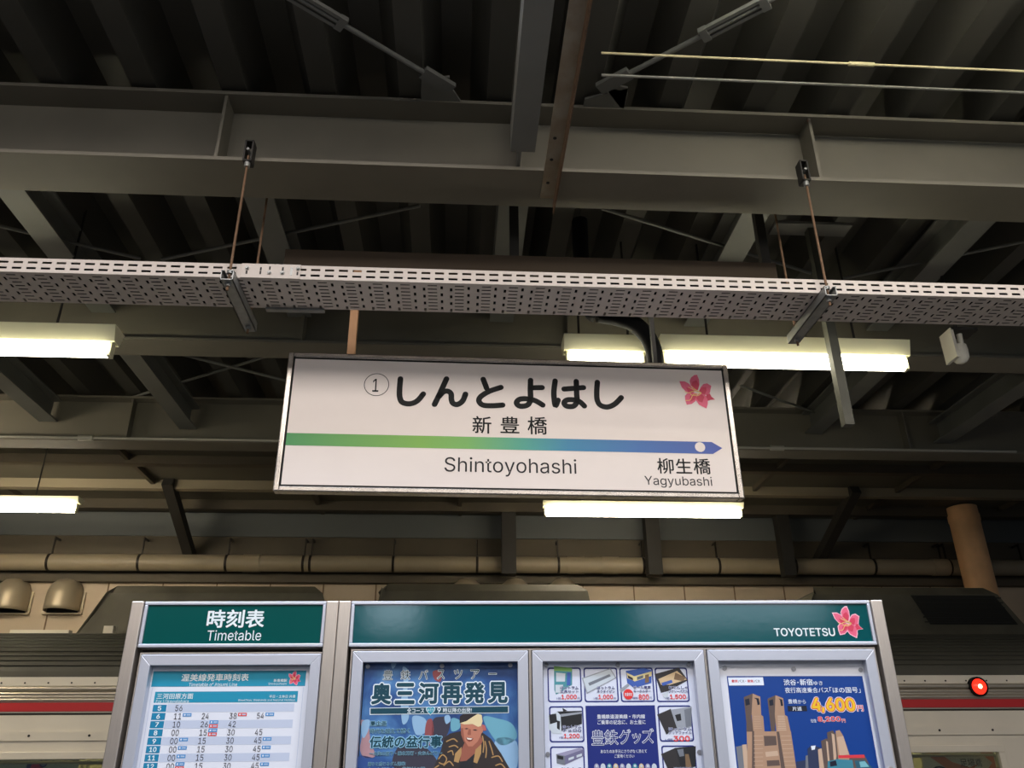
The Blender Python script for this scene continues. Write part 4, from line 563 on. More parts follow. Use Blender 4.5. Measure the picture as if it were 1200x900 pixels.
xa = at(137, 405, Y=LY).x; xb = at(660, 415, Y=LY).x; xc = at(757, 420, Y=LY).x; xd = at(773, 420, Y=LY).x; xe = at(1064, 425, Y=LY).x
zl = at(600, 421, Y=LY - lw).z
lamp(xa - 1.5, xa, LY, at(100, 412, Y=LY - lw).z, 0.15, 'lit fluorescent lamp at the picture\'s left edge, below the tray', ww=lw)
lamp(xb, xc, LY, zl, 0.15, 'short lit fluorescent lamp just above the sign, left of the dark arc', ww=lw)
lamp(xd, xe, LY, at(930, 426, Y=LY - lw).z, 0.15, 'long lit fluorescent lamp above the sign\'s flower, right of the cable loop', ww=lw)
# dark raceway the upper lamps hang beside
FY = 7.0
xf = at(93, 595, Y=FY).x; xg = at(636, 600, Y=FY).x; xh = at(870, 600, Y=FY).x
lamp(xf - 1.9, xf, FY, at(60, 600.5, Y=FY).z, 0.125, 'far lit fluorescent lamp at the left, above the train', TUBE2, 0.07, tr=0.042)
lamp(xg, xh, FY, at(750, 606, Y=FY).z, 0.125, 'far lit fluorescent lamp right under the station sign', TUBE2, 0.07, tr=0.042)
lamp(0.75, 2.6, 1.72, 3.97, 0.10, 'added unseen lamp under the roof edge, brightening the roof above the pale streaks', mat('added_tube_roof_edge', (255, 250, 235), 0.5, emit=24.0), 0.03, 4.2, tr=0.02)  # added lamp out of view, for the glow on the roof edge
lamp(-5.0, -3.7, 4.8, 3.3, 0.12, 'added unseen lamp over the platform at the left, brightening the train side', mat('added_tube_train_side', (255, 240, 212), 0.5, emit=90.0), 0.06)  # added lamp out of view, to brighten the train's side
# dark arc before the lamps, shaped after a hand strap's window reflection
b = MB()
LP = 3.43; xq = at(690, 372, Y=LP).x
pts = [Vector((xq - 0.02, LP, 4.075)), Vector((xq - 0.02, LP, 3.80))] + [at(x, y, Y=LP) for x, y in ((692, 362), (704, 369), (722, 372), (742, 379), (756, 391), (764, 405), (768, 422), (766, 445), (757, 470))]
sm = []
for i in range(len(pts) - 1):
    for k in range(6):
        t_ = k / 6; p0, p1, p2, p3 = pts[max(i - 1, 0)], pts[i], pts[i + 1], pts[min(i + 2, len(pts) - 1)]
        sm.append(0.5 * (2 * p1 + (p2 - p0) * t_ + (2 * p0 - 5 * p1 + 4 * p2 - p3) * t_ * t_ + (3 * p1 - p0 - 3 * p2 + p3) * t_ ** 3))
b.tube(sm + [pts[-1]], 0.040, RUBBER, 12); tag(b.build('strap_reflection_arc'), 'hand strap reflection built as a thick dark arc from the roof, curving between two lit lamps', 'cable')
# light steel drop post beside the long lamp
t = thing('drop_post', at(978, 470, Y=3.4), 'slim grey steel drop post in front of the long lit lamp', 'post')
p = at(975, 400, Y=3.42); b = MB(); b.box(p.x - 0.022, p.x + 0.022, 3.40, 3.444, 2.97, 4.06, mat('drop_post_paint', (84, 84, 74), 0.6)); b.box(p.x - 0.2, p.x + 0.2, 3.37, 3.47, 4.055, 4.072, GIRDER_B); b.build('post', t)
b = MB(); b.box(p.x - 0.05, p.x + 0.05, 3.38, 3.39, 3.58, 3.62, TRAYG); b.box(p.x - 0.05, p.x + 0.05, 3.38, 3.46, 3.575, 3.582, TRAYG); b.build('clip', t)
# small white camera
cp = at(1120, 402, Y=3.55)
t = thing('surveillance_camera', cp, 'small white dome camera right of the long lit lamp', 'camera')
CAMW = mat('camera_white', (240, 236, 220), 0.4)
b = MB(); b.box(cp.x - 0.045, cp.x - 0.03, 3.50, 3.60, cp.z - 0.10, cp.z + 0.06, CAMW); b.box(cp.x - 0.04, cp.x + 0.10, 3.50, 3.60, cp.z + 0.05, cp.z + 0.065, POSTD); b.tube([(cp.x + 0.02, 3.55, cp.z + 0.06), (cp.x + 0.02, 3.55, 4.08)], 0.008, POSTD); b.build('mount', t)
b = MB(); b.tube([(cp.x + 0.005, 3.55, cp.z - 0.02), (cp.x + 0.005, 3.55, cp.z - 0.05), (cp.x + 0.005, 3.55, cp.z - 0.085), (cp.x + 0.005, 3.55, cp.z - 0.105), (cp.x + 0.005, 3.55, cp.z - 0.115)], [0.040, 0.042, 0.040, 0.028, 0.010], CAMW, 16); b.build('dome', t)
b = MB(); b.tube([(cp.x + 0.03, 3.55, cp.z + 0.05), (cp.x + 0.025, 3.55, cp.z - 0.02)], 0.014, CAMW, 10); b.build('neck', t)

# ------------------------------------------------------------------ far side: posts, pipe, vents
def canopy_post(px, py, Y, label, r=0.06, braces=(), zlow=3.40):
    c = at(px, py, Y=Y); t = thing('hanging_post', (c.x, Y, zlow), label, 'post', 'dark hanging posts behind the sign')
    b = MB(); b.box(c.x - r, c.x + r, Y - r, Y + r, zlow, 4.165, POSTD); b.build('post', t)
    for dx in braces:
        b = MB(); b.bar((c.x, Y, 3.35), (c.x + dx, Y, 4.1), 0.07, 0.07, POSTD); b.build('knee_brace', t)
canopy_post(596, 620, 8.68, 'dark hanging post straight below the middle of the station sign', 0.075)
canopy_post(763, 620, 8.68, 'dark hanging post behind the far lamp under the sign', 0.075)
canopy_post(916, 615, 8.68, 'dark hanging post right of the sign, beside the far lamp\'s end', 0.065)
for a, b_, lb in (((208, 500), (224, 655), 'dark slanting strut left of the sign, leaning with its foot to the right'), ((994, 530), (958, 660), 'dark slanting strut right of the sign, leaning with its foot to the left')):
    p, q = at(*a, Y=7.9), at(*b_, Y=8.98); p.z = min(p.z, 4.13); 
    b = MB(); b.bar(p, q, 0.10, 0.10, POSTD); tag(b.build('slanting_strut'), lb, 'strut', 'slanting struts behind the sign')
pc = at(1140, 650, Y=8.55)
t = thing('reflection_column', (pc.x, 8.55, -1.2), 'tan window reflection built as a thick pipe in front of the wall behind the train', 'pipe')  # added column in the shape of a tan window reflection
b = MB(); b.tube([(pc.x, 8.55, -1.2), (pc.x, 8.55, 4.14)], 0.155, TANP, 24); b.build('column_body', t)
b = MB(); b.tube([(pc.x, 8.55, 3.98), (pc.x, 8.55, 4.05)], 0.162, TANP, 24); b.build('collar', t)
zp = at(600, 662, Y=8.86).z
t = thing('wall_pipe', (0, 8.86, zp), 'long beige horizontal pipe strapped along the wall behind the train', 'pipe')
b = MB(); b.tube([(-8.5, 8.86, zp), (9.5, 8.86, zp)], 0.088, PIPE, 20); b.build('pipe_run', t)
STRAP = mat('strap_dark', (40, 34, 28), 0.4, 0.5)
for px_ in (58, 164, 266, 356, 364, 461, 559, 654, 753, 841, 930, 1022, 1104, 1110, 1199):
    xx = at(px_, 662, Y=8.86).x; b = MB(); b.tube([(xx - 0.013, 8.86, zp), (xx + 0.013, 8.86, zp)], 0.0925, STRAP, 20); b.box(xx - 0.006, xx + 0.006, 8.85, 8.87, zp + 0.08, zp + 0.27, STRAP); b.box(xx - 0.006, xx + 0.006, 8.86, 8.99, zp + 0.25, zp + 0.27, STRAP); b.build('strap', t)
for px_ in (295, 675, 715, 1100):
    xx = at(px_, 662, Y=8.86).x; b = MB(); b.tube([(xx - 0.09, 8.86, zp), (xx + 0.09, 8.86, zp)], 0.094, PIPE, 20); b.build('sleeve', t)
def vent(px, py, label):
    c = at(px, py, Y=9.0); t = thing('vent_hood', (c.x, 8.9, c.z - 0.17), label, 'vent', 'vent hoods on the wall')
    w_, zb, ztop = 0.175, c.z - 0.15, c.z + 0.20
    b = MB(); rings = 9; vs = []; n = 14
    for i in range(rings + 1):
        f_ = i / rings; z_ = zb + (ztop - zb) * f_; r = w_ * (1.0 if f_ < 0.45 else math.sqrt(max(0, 1 - ((f_ - 0.45) / 0.55) ** 2)) * 1.0); dd = 0.24 * (r / w_) * (1 - 0.1 * f_)
        vs += [(c.x + r * math.cos(math.pi * k / n), 8.985 - dd * math.sin(math.pi * k / n), z_) for k in range(n + 1)]
    b.add(vs, [(i * (n + 1) + k + 1, i * (n + 1) + k, (i + 1) * (n + 1) + k, (i + 1) * (n + 1) + k + 1) for i in range(rings) for k in range(n)], HOOD, True)
    o = b.build('hood', t); s = o.modifiers.new('solid', 'SOLIDIFY'); s.thickness = 0.006
    b = MB(); b.box(c.x - w_ - 0.02, c.x + w_ + 0.02, 8.975, 8.995, zb - 0.03, zb + 0.2, HOOD); b.box(c.x - w_ - 0.02, c.x + w_ + 0.02, 8.95, 8.975, zb - 0.03, zb - 0.015, HOOD); b.box(c.x - w_ + 0.02, c.x + w_ - 0.02, 8.968, 8.976, zb - 0.01, zb + 0.19, DARK); b.build('back_plate', t)
vent(17, 700, 'round topped vent hood on the wall, at the picture\'s left edge')
vent(78, 700, 'round topped vent hood on the wall beside the sloped end of a roof unit')
vent(547, 699, 'vent hood peeping over the low middle roof unit, leftmost of three')
vent(603, 699, 'vent hood peeping over the low middle roof unit, middle one of three')
vent(659, 699, 'vent hood peeping over the low middle roof unit, rightmost of three')

# ------------------------------------------------------------------ train across the platform
TX0, TX1, TY = -8.0, 9.0, 6.0
tr = thing('train', (0, 7.4, -1.15), 'silver commuter train with a red stripe standing behind the notice boards', 'train')
wins = [(-5.6, -4.1), (-3.62, -2.12), (-1.62, -0.12), (0.32, 1.82), (2.26, 3.76), (4.3, 5.8)]
WZ0, WZ1 = 0.75, 1.68
b = MB()
b.box(TX0, TX1, TY, TY + 0.04, -0.9, WZ0, SSD); b.box(TX0, TX1, TY, TY + 0.04, WZ1, 1.90, SSD)
e = [TX0] + [v for w_ in wins for v in w_] + [TX1]
for k in range(0, len(e), 2): b.box(e[k], e[k + 1], TY, TY + 0.04, WZ0, WZ1, SSD)
b.box(TX0, TX1, 8.26, 8.30, -0.9, 2.14, SSD); b.box(TX0, TX1, TY, 8.3, -0.95, -0.9, TROOF)
b.box(TX0, TX1, TY - 0.012, TY, 1.745, 1.80, SSD)
for k in range(-20, 24): b.tube([(0.29 + 0.38 * k, TY - 0.013, 1.775), (0.29 + 0.38 * k, TY - 0.016, 1.775)], 0.008, DARK, 8)
b.build('body_side', tr)
# ribbed shoulder and roof
b = MB(); n = 16; prof = [(TY + 0.005, 2.135)]
for k in range(n + 1):
    t_ = math.pi / 2 * k / n; prof.append((TY + 0.02 + 0.62 * (1 - math.cos(t_)), 2.14 + 0.36 * math.sin(t_)))
prof2 = [(8.3 - (p[0] - TY), p[1]) for p in prof][::-1]
full = prof + prof2
ins = [(p[0], p[1] - 0.05) for p in full][::-1]
b.prism(full + ins, 'x', TX0, TX1, TROOF)
for k in range(2, 12):
    t_ = math.pi / 2 * k / n; b.tube([(TX0, TY + 0.015 + 0.62 * (1 - math.cos(t_)), 2.145 + 0.36 * math.sin(t_)), (TX1, TY + 0.015 + 0.62 * (1 - math.cos(t_)), 2.145 + 0.36 * math.sin(t_))], 0.006, TROOF, 6)
b.build('roof', tr)
b = MB()   # gutter mouldings, bright ridges
b.box(TX0, TX1, TY - 0.01, TY + 0.04, 2.08, 2.135, SSD)
for z_, r in ((2.062, 0.016), (2.030, 0.014), (2.012, 0.010), (1.992, 0.012)): b.tube([(TX0, TY - 0.012, z_), (TX1, TY - 0.012, z_)], r, SS, 10)
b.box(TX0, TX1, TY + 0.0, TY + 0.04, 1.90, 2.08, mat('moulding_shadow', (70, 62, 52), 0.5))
for k in range(-55, 60): b.tube([(0.15 * k, TY - 0.011, 2.098), (0.15 * k, TY - 0.014, 2.098)], 0.006, POSTD, 6)
b.build('gutter_moulding', tr)
b = MB(); b.box(TX0, TX1, TY - 0.014, TY, 1.922, 1.975, RED); b.box(TX0, TX1, TY - 0.013, TY, 1.912, 1.920, SS); b.box(TX0, TX1, TY - 0.013, TY, 1.977, 1.982, SS); b.build('red_stripe', tr)
GL = glass_mat('train_window_glass')
for x0, x1 in wins:
    b = MB(); d0, d1 = TY - 0.02, TY + 0.03; fr = 0.045
    b.box(x0, x1, d0, d1, WZ1 - fr, WZ1, SSD); b.box(x0, x1, d0, d1, WZ0, WZ0 + fr, SSD); b.box(x0, x0 + fr, d0, d1, WZ0 + fr, WZ1 - fr, SSD); b.box(x1 - fr, x1, d0, d1, WZ0 + fr, WZ1 - fr, SSD)
    fo = b.build('window_frame', tr, 0.004)
    b = MB(); b.box(x0 + fr, x1 - fr, TY + 0.006, TY + 0.011, WZ0 + fr, WZ1 - fr, GL); b.build('pane', fo)
# inside: ceiling, lamps, luggage rack, straps
TIN = mat('train_inside', (196, 186, 150), 0.7); TLIT = mat('train_inside_lamp', (255, 240, 180), 0.5, emit=7.0)
b = MB(); b.box(TX0, TX1, TY + 0.05, 8.25, 2.02, 2.06, TIN); b.box(TX0, TX1, 8.2, 8.25, -0.9, 2.02, TIN); b.build('interior_lining', tr)
for x in (-4.4, -2.9, -1.0, 0.9, 2.6, 4.2):
    b = MB(); b.box(x - 0.55, x + 0.55, 7.0, 7.10, 1.985, 2.02, TLIT); b.box(x - 0.55, x + 0.55, 7.6, 7.70, 1.985, 2.02, TLIT); b.build('interior_lamp', tr)
b = MB(); b.tube([(TX0, TY + 0.34, 1.62), (TX1, TY + 0.34, 1.62)], 0.014, SS, 8); b.tube([(TX0, TY + 0.14, 1.62), (TX1, TY + 0.14, 1.62)], 0.010, SS, 8); b.build('luggage_rack', tr)
STR = mat('strap_ring', (226, 216, 180), 0.5)
for i, x in enumerate([v for x0, x1 in ((-3.5, -2.2), (2.35, 3.75)) for v in [x0 + 0.17 * k for k in range(8)]]):
    b = MB(); y = TY + 0.5; cz = 1.58
    b.tube([(x, y, 2.02), (x, y, cz + 0.075)], 0.009, STR, 6)
    b.tube([(x + 0.07 * math.cos(2 * math.pi * k / 18), y, cz + 0.07 * math.sin(2 * math.pi * k / 18)) for k in range(19)], 0.009, STR, 6, caps=False); b.build('hand_strap', tr)
# red lamp on the side
cl = at(1148, 804.5, Y=TY - 0.05)
b = MB(); b.tube([(cl.x, TY + 0.0, cl.z), (cl.x, TY - 0.045, cl.z)], 0.066, RUBBER, 24); lo = b.build('side_lamp', tr)
b = MB(); b.tube([(cl.x, TY - 0.045, cl.z), (cl.x, TY - 0.058, cl.z), (cl.x, TY - 0.066, cl.z)], [0.052, 0.046, 0.022], REDL, 24); b.build('lens', lo)
b = MB(); b.tube([(cl.x - 0.005, TY - 0.064, cl.z), (cl.x - 0.005, TY - 0.069, cl.z)], [0.018, 0.012], REDH, 16); b.build('lens_core', lo)
# roof units
def roof_unit(xl, xr, z1, y0, y1, sl, grille=None):
    b = MB(); zb = 2.46
    vs = [(xl - sl, y0, zb), (xl, y0 + 0.10, z1 - 0.05), (xl + 0.06, y0 + 0.14, z1), (xr - 0.06, y0 + 0.14, z1), (xr, y0 + 0.10, z1 - 0.05), (xr + sl, y0, zb)]
    k = len(vs); vs = vs + [(v[0], y1 - (v[1] - y0), v[2]) for v in vs]
    fs = [(0, 1, 4, 5), (1, 2, 3, 4), (k + 5, k + 4, k + 1, k), (k + 4, k + 3, k + 2, k + 1)] + [(i + 1, i, k + i, k + i + 1) for i in range(k - 1)] + [(0, k - 1, 2 * k - 1, k)]
    fs[:4] = [f[::-1] for f in fs[:4]]
    b.add(vs, fs, ACU); o = b.build('roof_unit', tr, 0.03)
    if grille:
        g0, g1 = grille; q = MB(); za, zb_ = 2.64, z1 - 0.055
        yy = lambda z_: y0 + 0.10 * (z_ - zb) / (z1 - 0.05 - zb) - 0.004
        q.add([(g0 + 0.05, yy(zb_), zb_), (g1 - 0.05, yy(zb_), zb_), (g1 + 0.06, yy(za), za), (g0 + 0.14, yy(za), za)], [(3, 2, 1, 0)], ACD)
        for k_ in range(6):
            z_ = za + (zb_ - za) * (k_ + 0.5) / 6; q.box(g0 + 0.1, g1, yy(z_) - 0.006, yy(z_) + 0.002, z_ - 0.004, z_ + 0.004, ACD)
        q.build('grille', o)
def xat(px, Y): return at(px, 700, Y=Y).x
roof_unit(xat(122, 7), xat(372, 7), at(250, 690, Y=7.1).z, 6.95, 7.9, 0.16)
roof_unit(xat(446, 7), xat(686, 7), at(560, 687.5, Y=7.1).z, 6.95, 7.9, 0.06)
roof_unit(xat(955, 7), xat(1170, 7), at(1050, 691.5, Y=7.1).z, 6.95, 7.9, 0.22, (xat(1064, 7), xat(1176, 7)))
xx = at(135, 740, Y=6.6).x
for x0_, w_ in ((at(14, 747, Y=6.55).x, 0.42), (xx - 0.05, 0.07)): b = MB(); b.box(x0_, x0_ + w_, 6.5, 6.56, 2.48, 2.515 if w_ > 0.2 else 2.545, SSD); b.build('roof_rail_clip', tr)

# adverts hanging inside the train
def advert(px0, py0, px1, zbot, Y, name, label):
    p, q = at(px0, py0, Y=Y), at(px1, py0, Y=Y); t = thing(name, ((p.x + q.x) / 2, Y, zbot), label, 'advert', 'paper adverts hanging inside the train')
    return t, Plane(((p.x + q.x) / 2, Y), 0), (q.x - p.x) / 2, (p.z + q.z) / 2
t, pl, hw, zt = advert(1079, 881, 1164, 1.28, TY + 0.20, 'hanging_advert', 'white and orange paper advert with black brush writing, inside the train window')
ADW = mat('advert_paper', (232, 226, 214), 0.6, emit=0.0); ADO = mat('advert_orange', (228, 140, 84), 0.6); ADB = mat('advert_pale_blue', (206, 222, 230), 0.6)
b = MB(); b.pbox(pl, -hw, hw, 1.28, zt, -0.002, 0.0, ADW); b.build('sheet', t)
b = MB()
for pts in ([(-0.9, 0.98), (-0.5, 0.98), (-0.2, 0.82), (0.25, 0.72), (0.5, 0.78), (0.2, 0.62), (-0.3, 0.66)], [(0.62, 0.99), (0.98, 0.99), (0.98, 0.6), (0.7, 0.66), (0.9, 0.8)]):
    b.poly(pl, [(x * hw, 1.28 + (zt - 1.28) * y) for x, y in pts][::-1], 0.0006, ADO)
b.build('orange_swirl', t)
b = MB(); H_ = zt - 1.28; cc = (-0.58 * hw, 1.28 + H_ * 0.50); R_ = 0.34 * hw
b.ring(pl, cc, R_ * 0.88, R_, 0.0012, RUBBER, 40)
b.disc(pl, cc, R_ * 0.5, 0.0012, RUBBER, 9, R_ * 0.42); b.disc(pl, (cc[0], cc[1] + R_ * 0.4), R_ * 0.36, 0.0014, RUBBER, 12, R_ * 0.2); b.disc(pl, (cc[0], cc[1] - R_ * 0.35), R_ * 0.4, 0.0014, RUBBER, 7, R_ * 0.22)
b.build('round_crest', t); b = MB(); b.text(pl, '足場鳶', (0.02 * hw, zt - 0.12 * H_, 0.62 * hw, zt - 0.27 * H_), INK2, 0.0, 0.0012, px=False)
b.build('small_lettering', t); b = MB(); b.text(pl, '山内組', (-0.14 * hw, zt - 0.34 * H_, 0.94 * hw, zt - 0.72 * H_), RUBBER, 0.012, 0.0012, px=False)
b.build('lettering', t)
b = MB(); b.tube([pl.P(-hw, zt + 0.004), pl.P(hw, zt + 0.004)], 0.006, SS, 8)
for s in (-0.6, 0.6): b.tube([pl.P(s * hw, zt), pl.P(s * hw, 2.02)], 0.004, SS, 6)
b.build('hanging_clip', t)
t, pl, hw, zt = advert(-45, 891, 93, 1.25, TY + 0.20, 'hanging_advert', 'pale blue paper advert with blue and pink dots, inside the train window')
b = MB(); b.pbox(pl, -hw, hw, 1.25, zt, -0.002, 0.0, ADB); b.build('sheet', t)
H_ = zt - 1.25
b = MB(); BL = mat('advert_blue', (40, 52, 140), 0.6); MG = mat('advert_magenta', (222, 40, 120), 0.6)
def uu(px): return pl.uz(px, 895)[0]
b.disc(pl, (uu(36), zt - 0.035), 0.024, 0.0010, BL); b.disc(pl, (uu(44), zt - 0.045), 0.040, 0.0012, MG, 9); b.disc(pl, (uu(51), zt - 0.018), 0.026, 0.0014, BL); b.disc(pl, (uu(51), zt - 0.018), 0.018, 0.0016, mat('advert_sky', (130, 150, 200), 0.6)); b.build('dot_emblem', t)
b = MB(); b.tube([pl.P(-hw, zt + 0.004), pl.P(hw, zt + 0.004)], 0.006, SS, 8)
for s in (-0.6, 0.6): b.tube([pl.P(s * hw, zt), pl.P(s * hw, 2.02)], 0.004, SS, 6)
b.build('hanging_clip', t)

# ------------------------------------------------------------------ notice boards
ZB = 0.72            # lower edge of the display cases
ZT = 2.060
def bu(px, py=770): return BOARD.uz(px, py)[0]
def board_unit(name, label, uL, uR, pw, cases, head, tealm):
    """two posts, header panel, display cases; uL..uR outer"""
    t = thing(name, BOARD.P((uL + uR) / 2, 0, -0.06), label, 'notice board')
    for a in (uL, uR - pw):
        b = MB(); b.pbox(BOARD, a, a + pw, 0.0, ZT, -0.10, 0.012, STEEL); b.build('post', t, 0.003)
    i0, i1 = uL + pw + 0.001, uR - pw - 0.001
    h0, h1 = head
    b = MB(); e = 0.011
    b.pbox(BOARD, i0, i1, h1 - e, h1, -0.06, 0.004, ALU); b.pbox(BOARD, i0, i1, h0, h0 + e, -0.06, 0.004, ALU)
    b.pbox(BOARD, i0, i0 + e, h0 + e, h1 - e, -0.06, 0.004, ALU); b.pbox(BOARD, i1 - e, i1, h0 + e, h1 - e, -0.06, 0.004, ALU); b.build('header_frame', t, 0.002)
    b = MB(); b.pbox(BOARD, i0 + e, i1 - e, h0 + e, h1 - e, -0.05, -0.002, tealm); hp = b.build('header_panel', t)
    b = MB(); b.pbox(BOARD, i0, i1, ZB, h0 - 0.002, -0.09, -0.045, DARK); b.pbox(BOARD, i0, i1, ZB - 0.05, ZB, -0.09, 0.0, STEEL); b.build('back_panel', t)
    for c0, c1, ct, fw in cases:
        b = MB(); z0, z1 = ZB + 0.01, ct
        outer = [(c0, z0), (c1, z0), (c1, z1), (c0, z1)]; inn = [(c0 + fw, z0 + fw), (c1 - fw, z0 + fw), (c1 - fw, z1 - fw), (c0 + fw, z1 - fw)]
        for k in range(4):   # mitred frame bars
            q = [outer[k], outer[(k + 1) % 4], inn[(k + 1) % 4], inn[k]]
            vs = [BOARD.P(u, z_, o) for o in (0.004, -0.045) for u, z_ in q]
            b.add(vs, [(0, 1, 2, 3), (7, 6, 5, 4), (0, 4, 5, 1), (1, 5, 6, 2), (2, 6, 7, 3), (3, 7, 4, 0)], ALU)
        fo = b.build('case_frame', t, 0.0015)
        b = MB()
        for w0, w1, fr_, ma in ((0.003, 0.007, -0.004, STEEL), (0.0, 0.003, -0.010, DARK)):
            b.pbox(BOARD, c0 - w1, c0 - w0, z0 - w1, z1 + w1, -0.045, fr_, ma); b.pbox(BOARD, c1 + w0, c1 + w1, z0 - w1, z1 + w1, -0.045, fr_, ma)
            b.pbox(BOARD, c0 - w0, c1 + w0, z1 + w0, z1 + w1, -0.045, fr_, ma)
        b.build('case_rim', fo)
        for hu in (c0 + fw * 0.5, c1 - fw * 0.5):
            b = MB(); p_ = BOARD.P(hu, ct - 0.36, 0.004); b.tube([p_, p_ + BOARD.n * 0.003], 0.009, STEEL, 14); b.build('lock', fo)
    return t, hp
uA0, uA1 = bu(156, 706) , bu(397.5, 705)
uB0, uB1 = bu(397.9, 705), bu(1032, 704)
pw = 0.0395
h1 = 2.060; h0 = BOARD.uz(700, 757)[1]
ctop = BOARD.uz(620, 762.5)[1]
fw = 0.034
tb, tbh = board_unit('timetable_board', 'narrow steel timetable board with a green header panel', uA0, uA1, pw, [(bu(165.6), bu(376.6), ctop - 0.008, 0.033)], (h0, h1), TEALT)
nb, nbh = board_unit('poster_board', 'wide steel poster board with three poster cases under a green header', uB0, uB1, pw, [(bu(413.4), bu(618.8), ctop, fw), (bu(623.5), bu(824.8), ctop, fw), (bu(829), bu(1025.2), ctop, fw)], (h0, h1), TEAL)
b = MB(); b.text(BOARD, '時刻表', (242.7, 714.2, 310, 735.6), LETW, 0.022, -0.0012); b.text(BOARD, 'Timetable', (242.7, 738.4, 306, 750.6), LETW, 0.0, -0.0012, False); b.build('header_lettering', tb)
b = MB(); b.text(BOARD, 'TOYOTETSU', (907.2, 735.8, 978.7, 745.5), LETW, 0.016, -0.0012, False); b.build('header_lettering', nb)
flower('flower_emblem', nb, BOARD, BOARD.uz(993.4, 728.6), 0.049, -0.0014, PINKW)

# posters: sheets lying in the cases
PO = -0.026
def L(ox, oy, k): return lambda *pts: [(ox + x / k, oy + y / k) for x, y in pts]
def poster(name, label, u0, u1, z0, z1, sheet, cat='poster', group='posters in the display cases'):
    t = thing(name, BOARD.P((u0 + u1) / 2, z0, PO), label, cat, group)
    b = MB(); b.pbox(BOARD, u0, u1, z0, z1, PO - 0.003, PO, sheet); b.build('sheet', t); return t
def pins(t, pts):
    for x, y in pts:
        u, z_ = BOARD.uz(x, y, PO); b = MB(); p_ = BOARD.P(u, z_, PO); b.tube([p_, p_ + BOARD.n * 0.003], 0.0072, PIN, 14); b.build('pin', t)
def rect_px(b, x0, y0, x1, y1, off, m):
    ym, xm = (y0 + y1) / 2, (x0 + x1) / 2
    u0, u1 = BOARD.uz(x0, ym, PO)[0], BOARD.uz(x1, ym, PO)[0]; z1_, z0_ = BOARD.uz(xm, y0, PO)[1], BOARD.uz(xm, y1, PO)[1]
    b.poly(BOARD, [(u0, z0_), (u1, z0_), (u1, z1_), (u0, z1_)], PO + off, m)
def pp(b, pts, off, m): 
    q = [BOARD.uz(x, y, PO) for x, y in pts]
    if sum(q[i][0] * q[(i + 1) % len(q)][1] - q[(i + 1) % len(q)][0] * q[i][1] for i in range(len(q))) < 0: q = q[::-1]
    b.poly(BOARD, q, PO + off, m)
def tx(b, s, x0, y0, x1, y1, m, bold=0.0, off=0.0012, cjk=True, outline=None, ow=0.05):
    if outline:
        e = ow * (y1 - y0) / 0.95; b.text(BOARD, s, (x0 - e, y0 - e, x1 + e, y1 + e), outline, bold + ow, off - 0.0004, cjk, PO)
    b.text(BOARD, s, (x0, y0, x1, y1), m, bold, off, cjk, PO)

# ---- timetable
BLUE = mat('timetable_blue', (20, 140, 172), 0.4); BLUE2 = mat('timetable_hour_blue', (16, 124, 164), 0.4); STRIPE = mat('timetable_stripe', (190, 200, 220), 0.4); TINK = mat('timetable_ink', (52, 50, 60), 0.5)
BADB = mat('badge_blue', (70, 140, 200), 0.5); BADR = mat('badge_red', (216, 70, 70), 0.5)
K = L(150, 740, 4.8)
def k1(x, y): return K((x, y))[0]
zt_ = ctop - 0.041
t = poster('timetable_sheet', 'blue and white train timetable sheet in the narrow board', bu(165.6) + 0.031, bu(376.6) - 0.031, ZB + 0.04, zt_ - 0.001, PAPER, 'timetable', 'printed sheets in the narrow board')
uL_ = BOARD.uz(*k1(137, 270), PO)[0]; uR_ = BOARD.uz(*k1(1000, 262), PO)[0]
b = MB()
zt0, zt1 = BOARD.uz(*k1(560, 222), PO)[1], BOARD.uz(*k1(560, 309), PO)[1]
b.poly(BOARD, [(uL_, zt1), (uR_, zt1), (uR_, zt0), (uL_, zt0)], PO + 0.0005, BLUE)
zs0, zs1 = BOARD.uz(*k1(560, 337), PO)[1], BOARD.uz(*k1(560, 399), PO)[1]
us0 = uL_ + 0.016; us1 = uR_ - 0.020
b.poly(BOARD, [(us0, zs1), (us1, zs1), (us1, zs0), (us0, zs0)], PO + 0.0005, BLUE)
b.build('title_band', t)
zr = BOARD.uz(*k1(178, 432), PO)[1]; zr11 = BOARD.uz(*k1(135, 712), PO)[1]; dz = (zr - zr11) / 6
uh = BOARD.uz(*k1(178, 432), PO)[0]; hwid = 0.021
hb = MB(); sb = MB(); bd = MB()
cols = [BOARD.uz(*k1(x, 472), PO)[0] for x in (281, 437, 592, 746)]
rows = [('5', ['56'], []), ('6', ['11', '24', '38', '54'], ['b', '', 'r', 'b']), ('7', ['10', '26', '42'], ['', 'br', '']), ('8', ['00', '15', '30', '45'], ['', 'br', '', '']),
        ('9', ['00', '15', '30', '45'], ['b', '', '', 'b']), ('10', ['00', '15', '30', '45'], ['b', '', '', 'b']), ('11', ['00', '15', '30', '45'], ['b', '', '', 'b']), ('12', ['00', '15', '30', '45'], ['br', '', '', 'b'])]
rows += [(str(h), ['00', '15', '30', '45'], ['b', '', '', 'b']) for h in range(13, 22)] + [('22', ['00', '30'], ['', '']), ('23', ['00'], [''])]
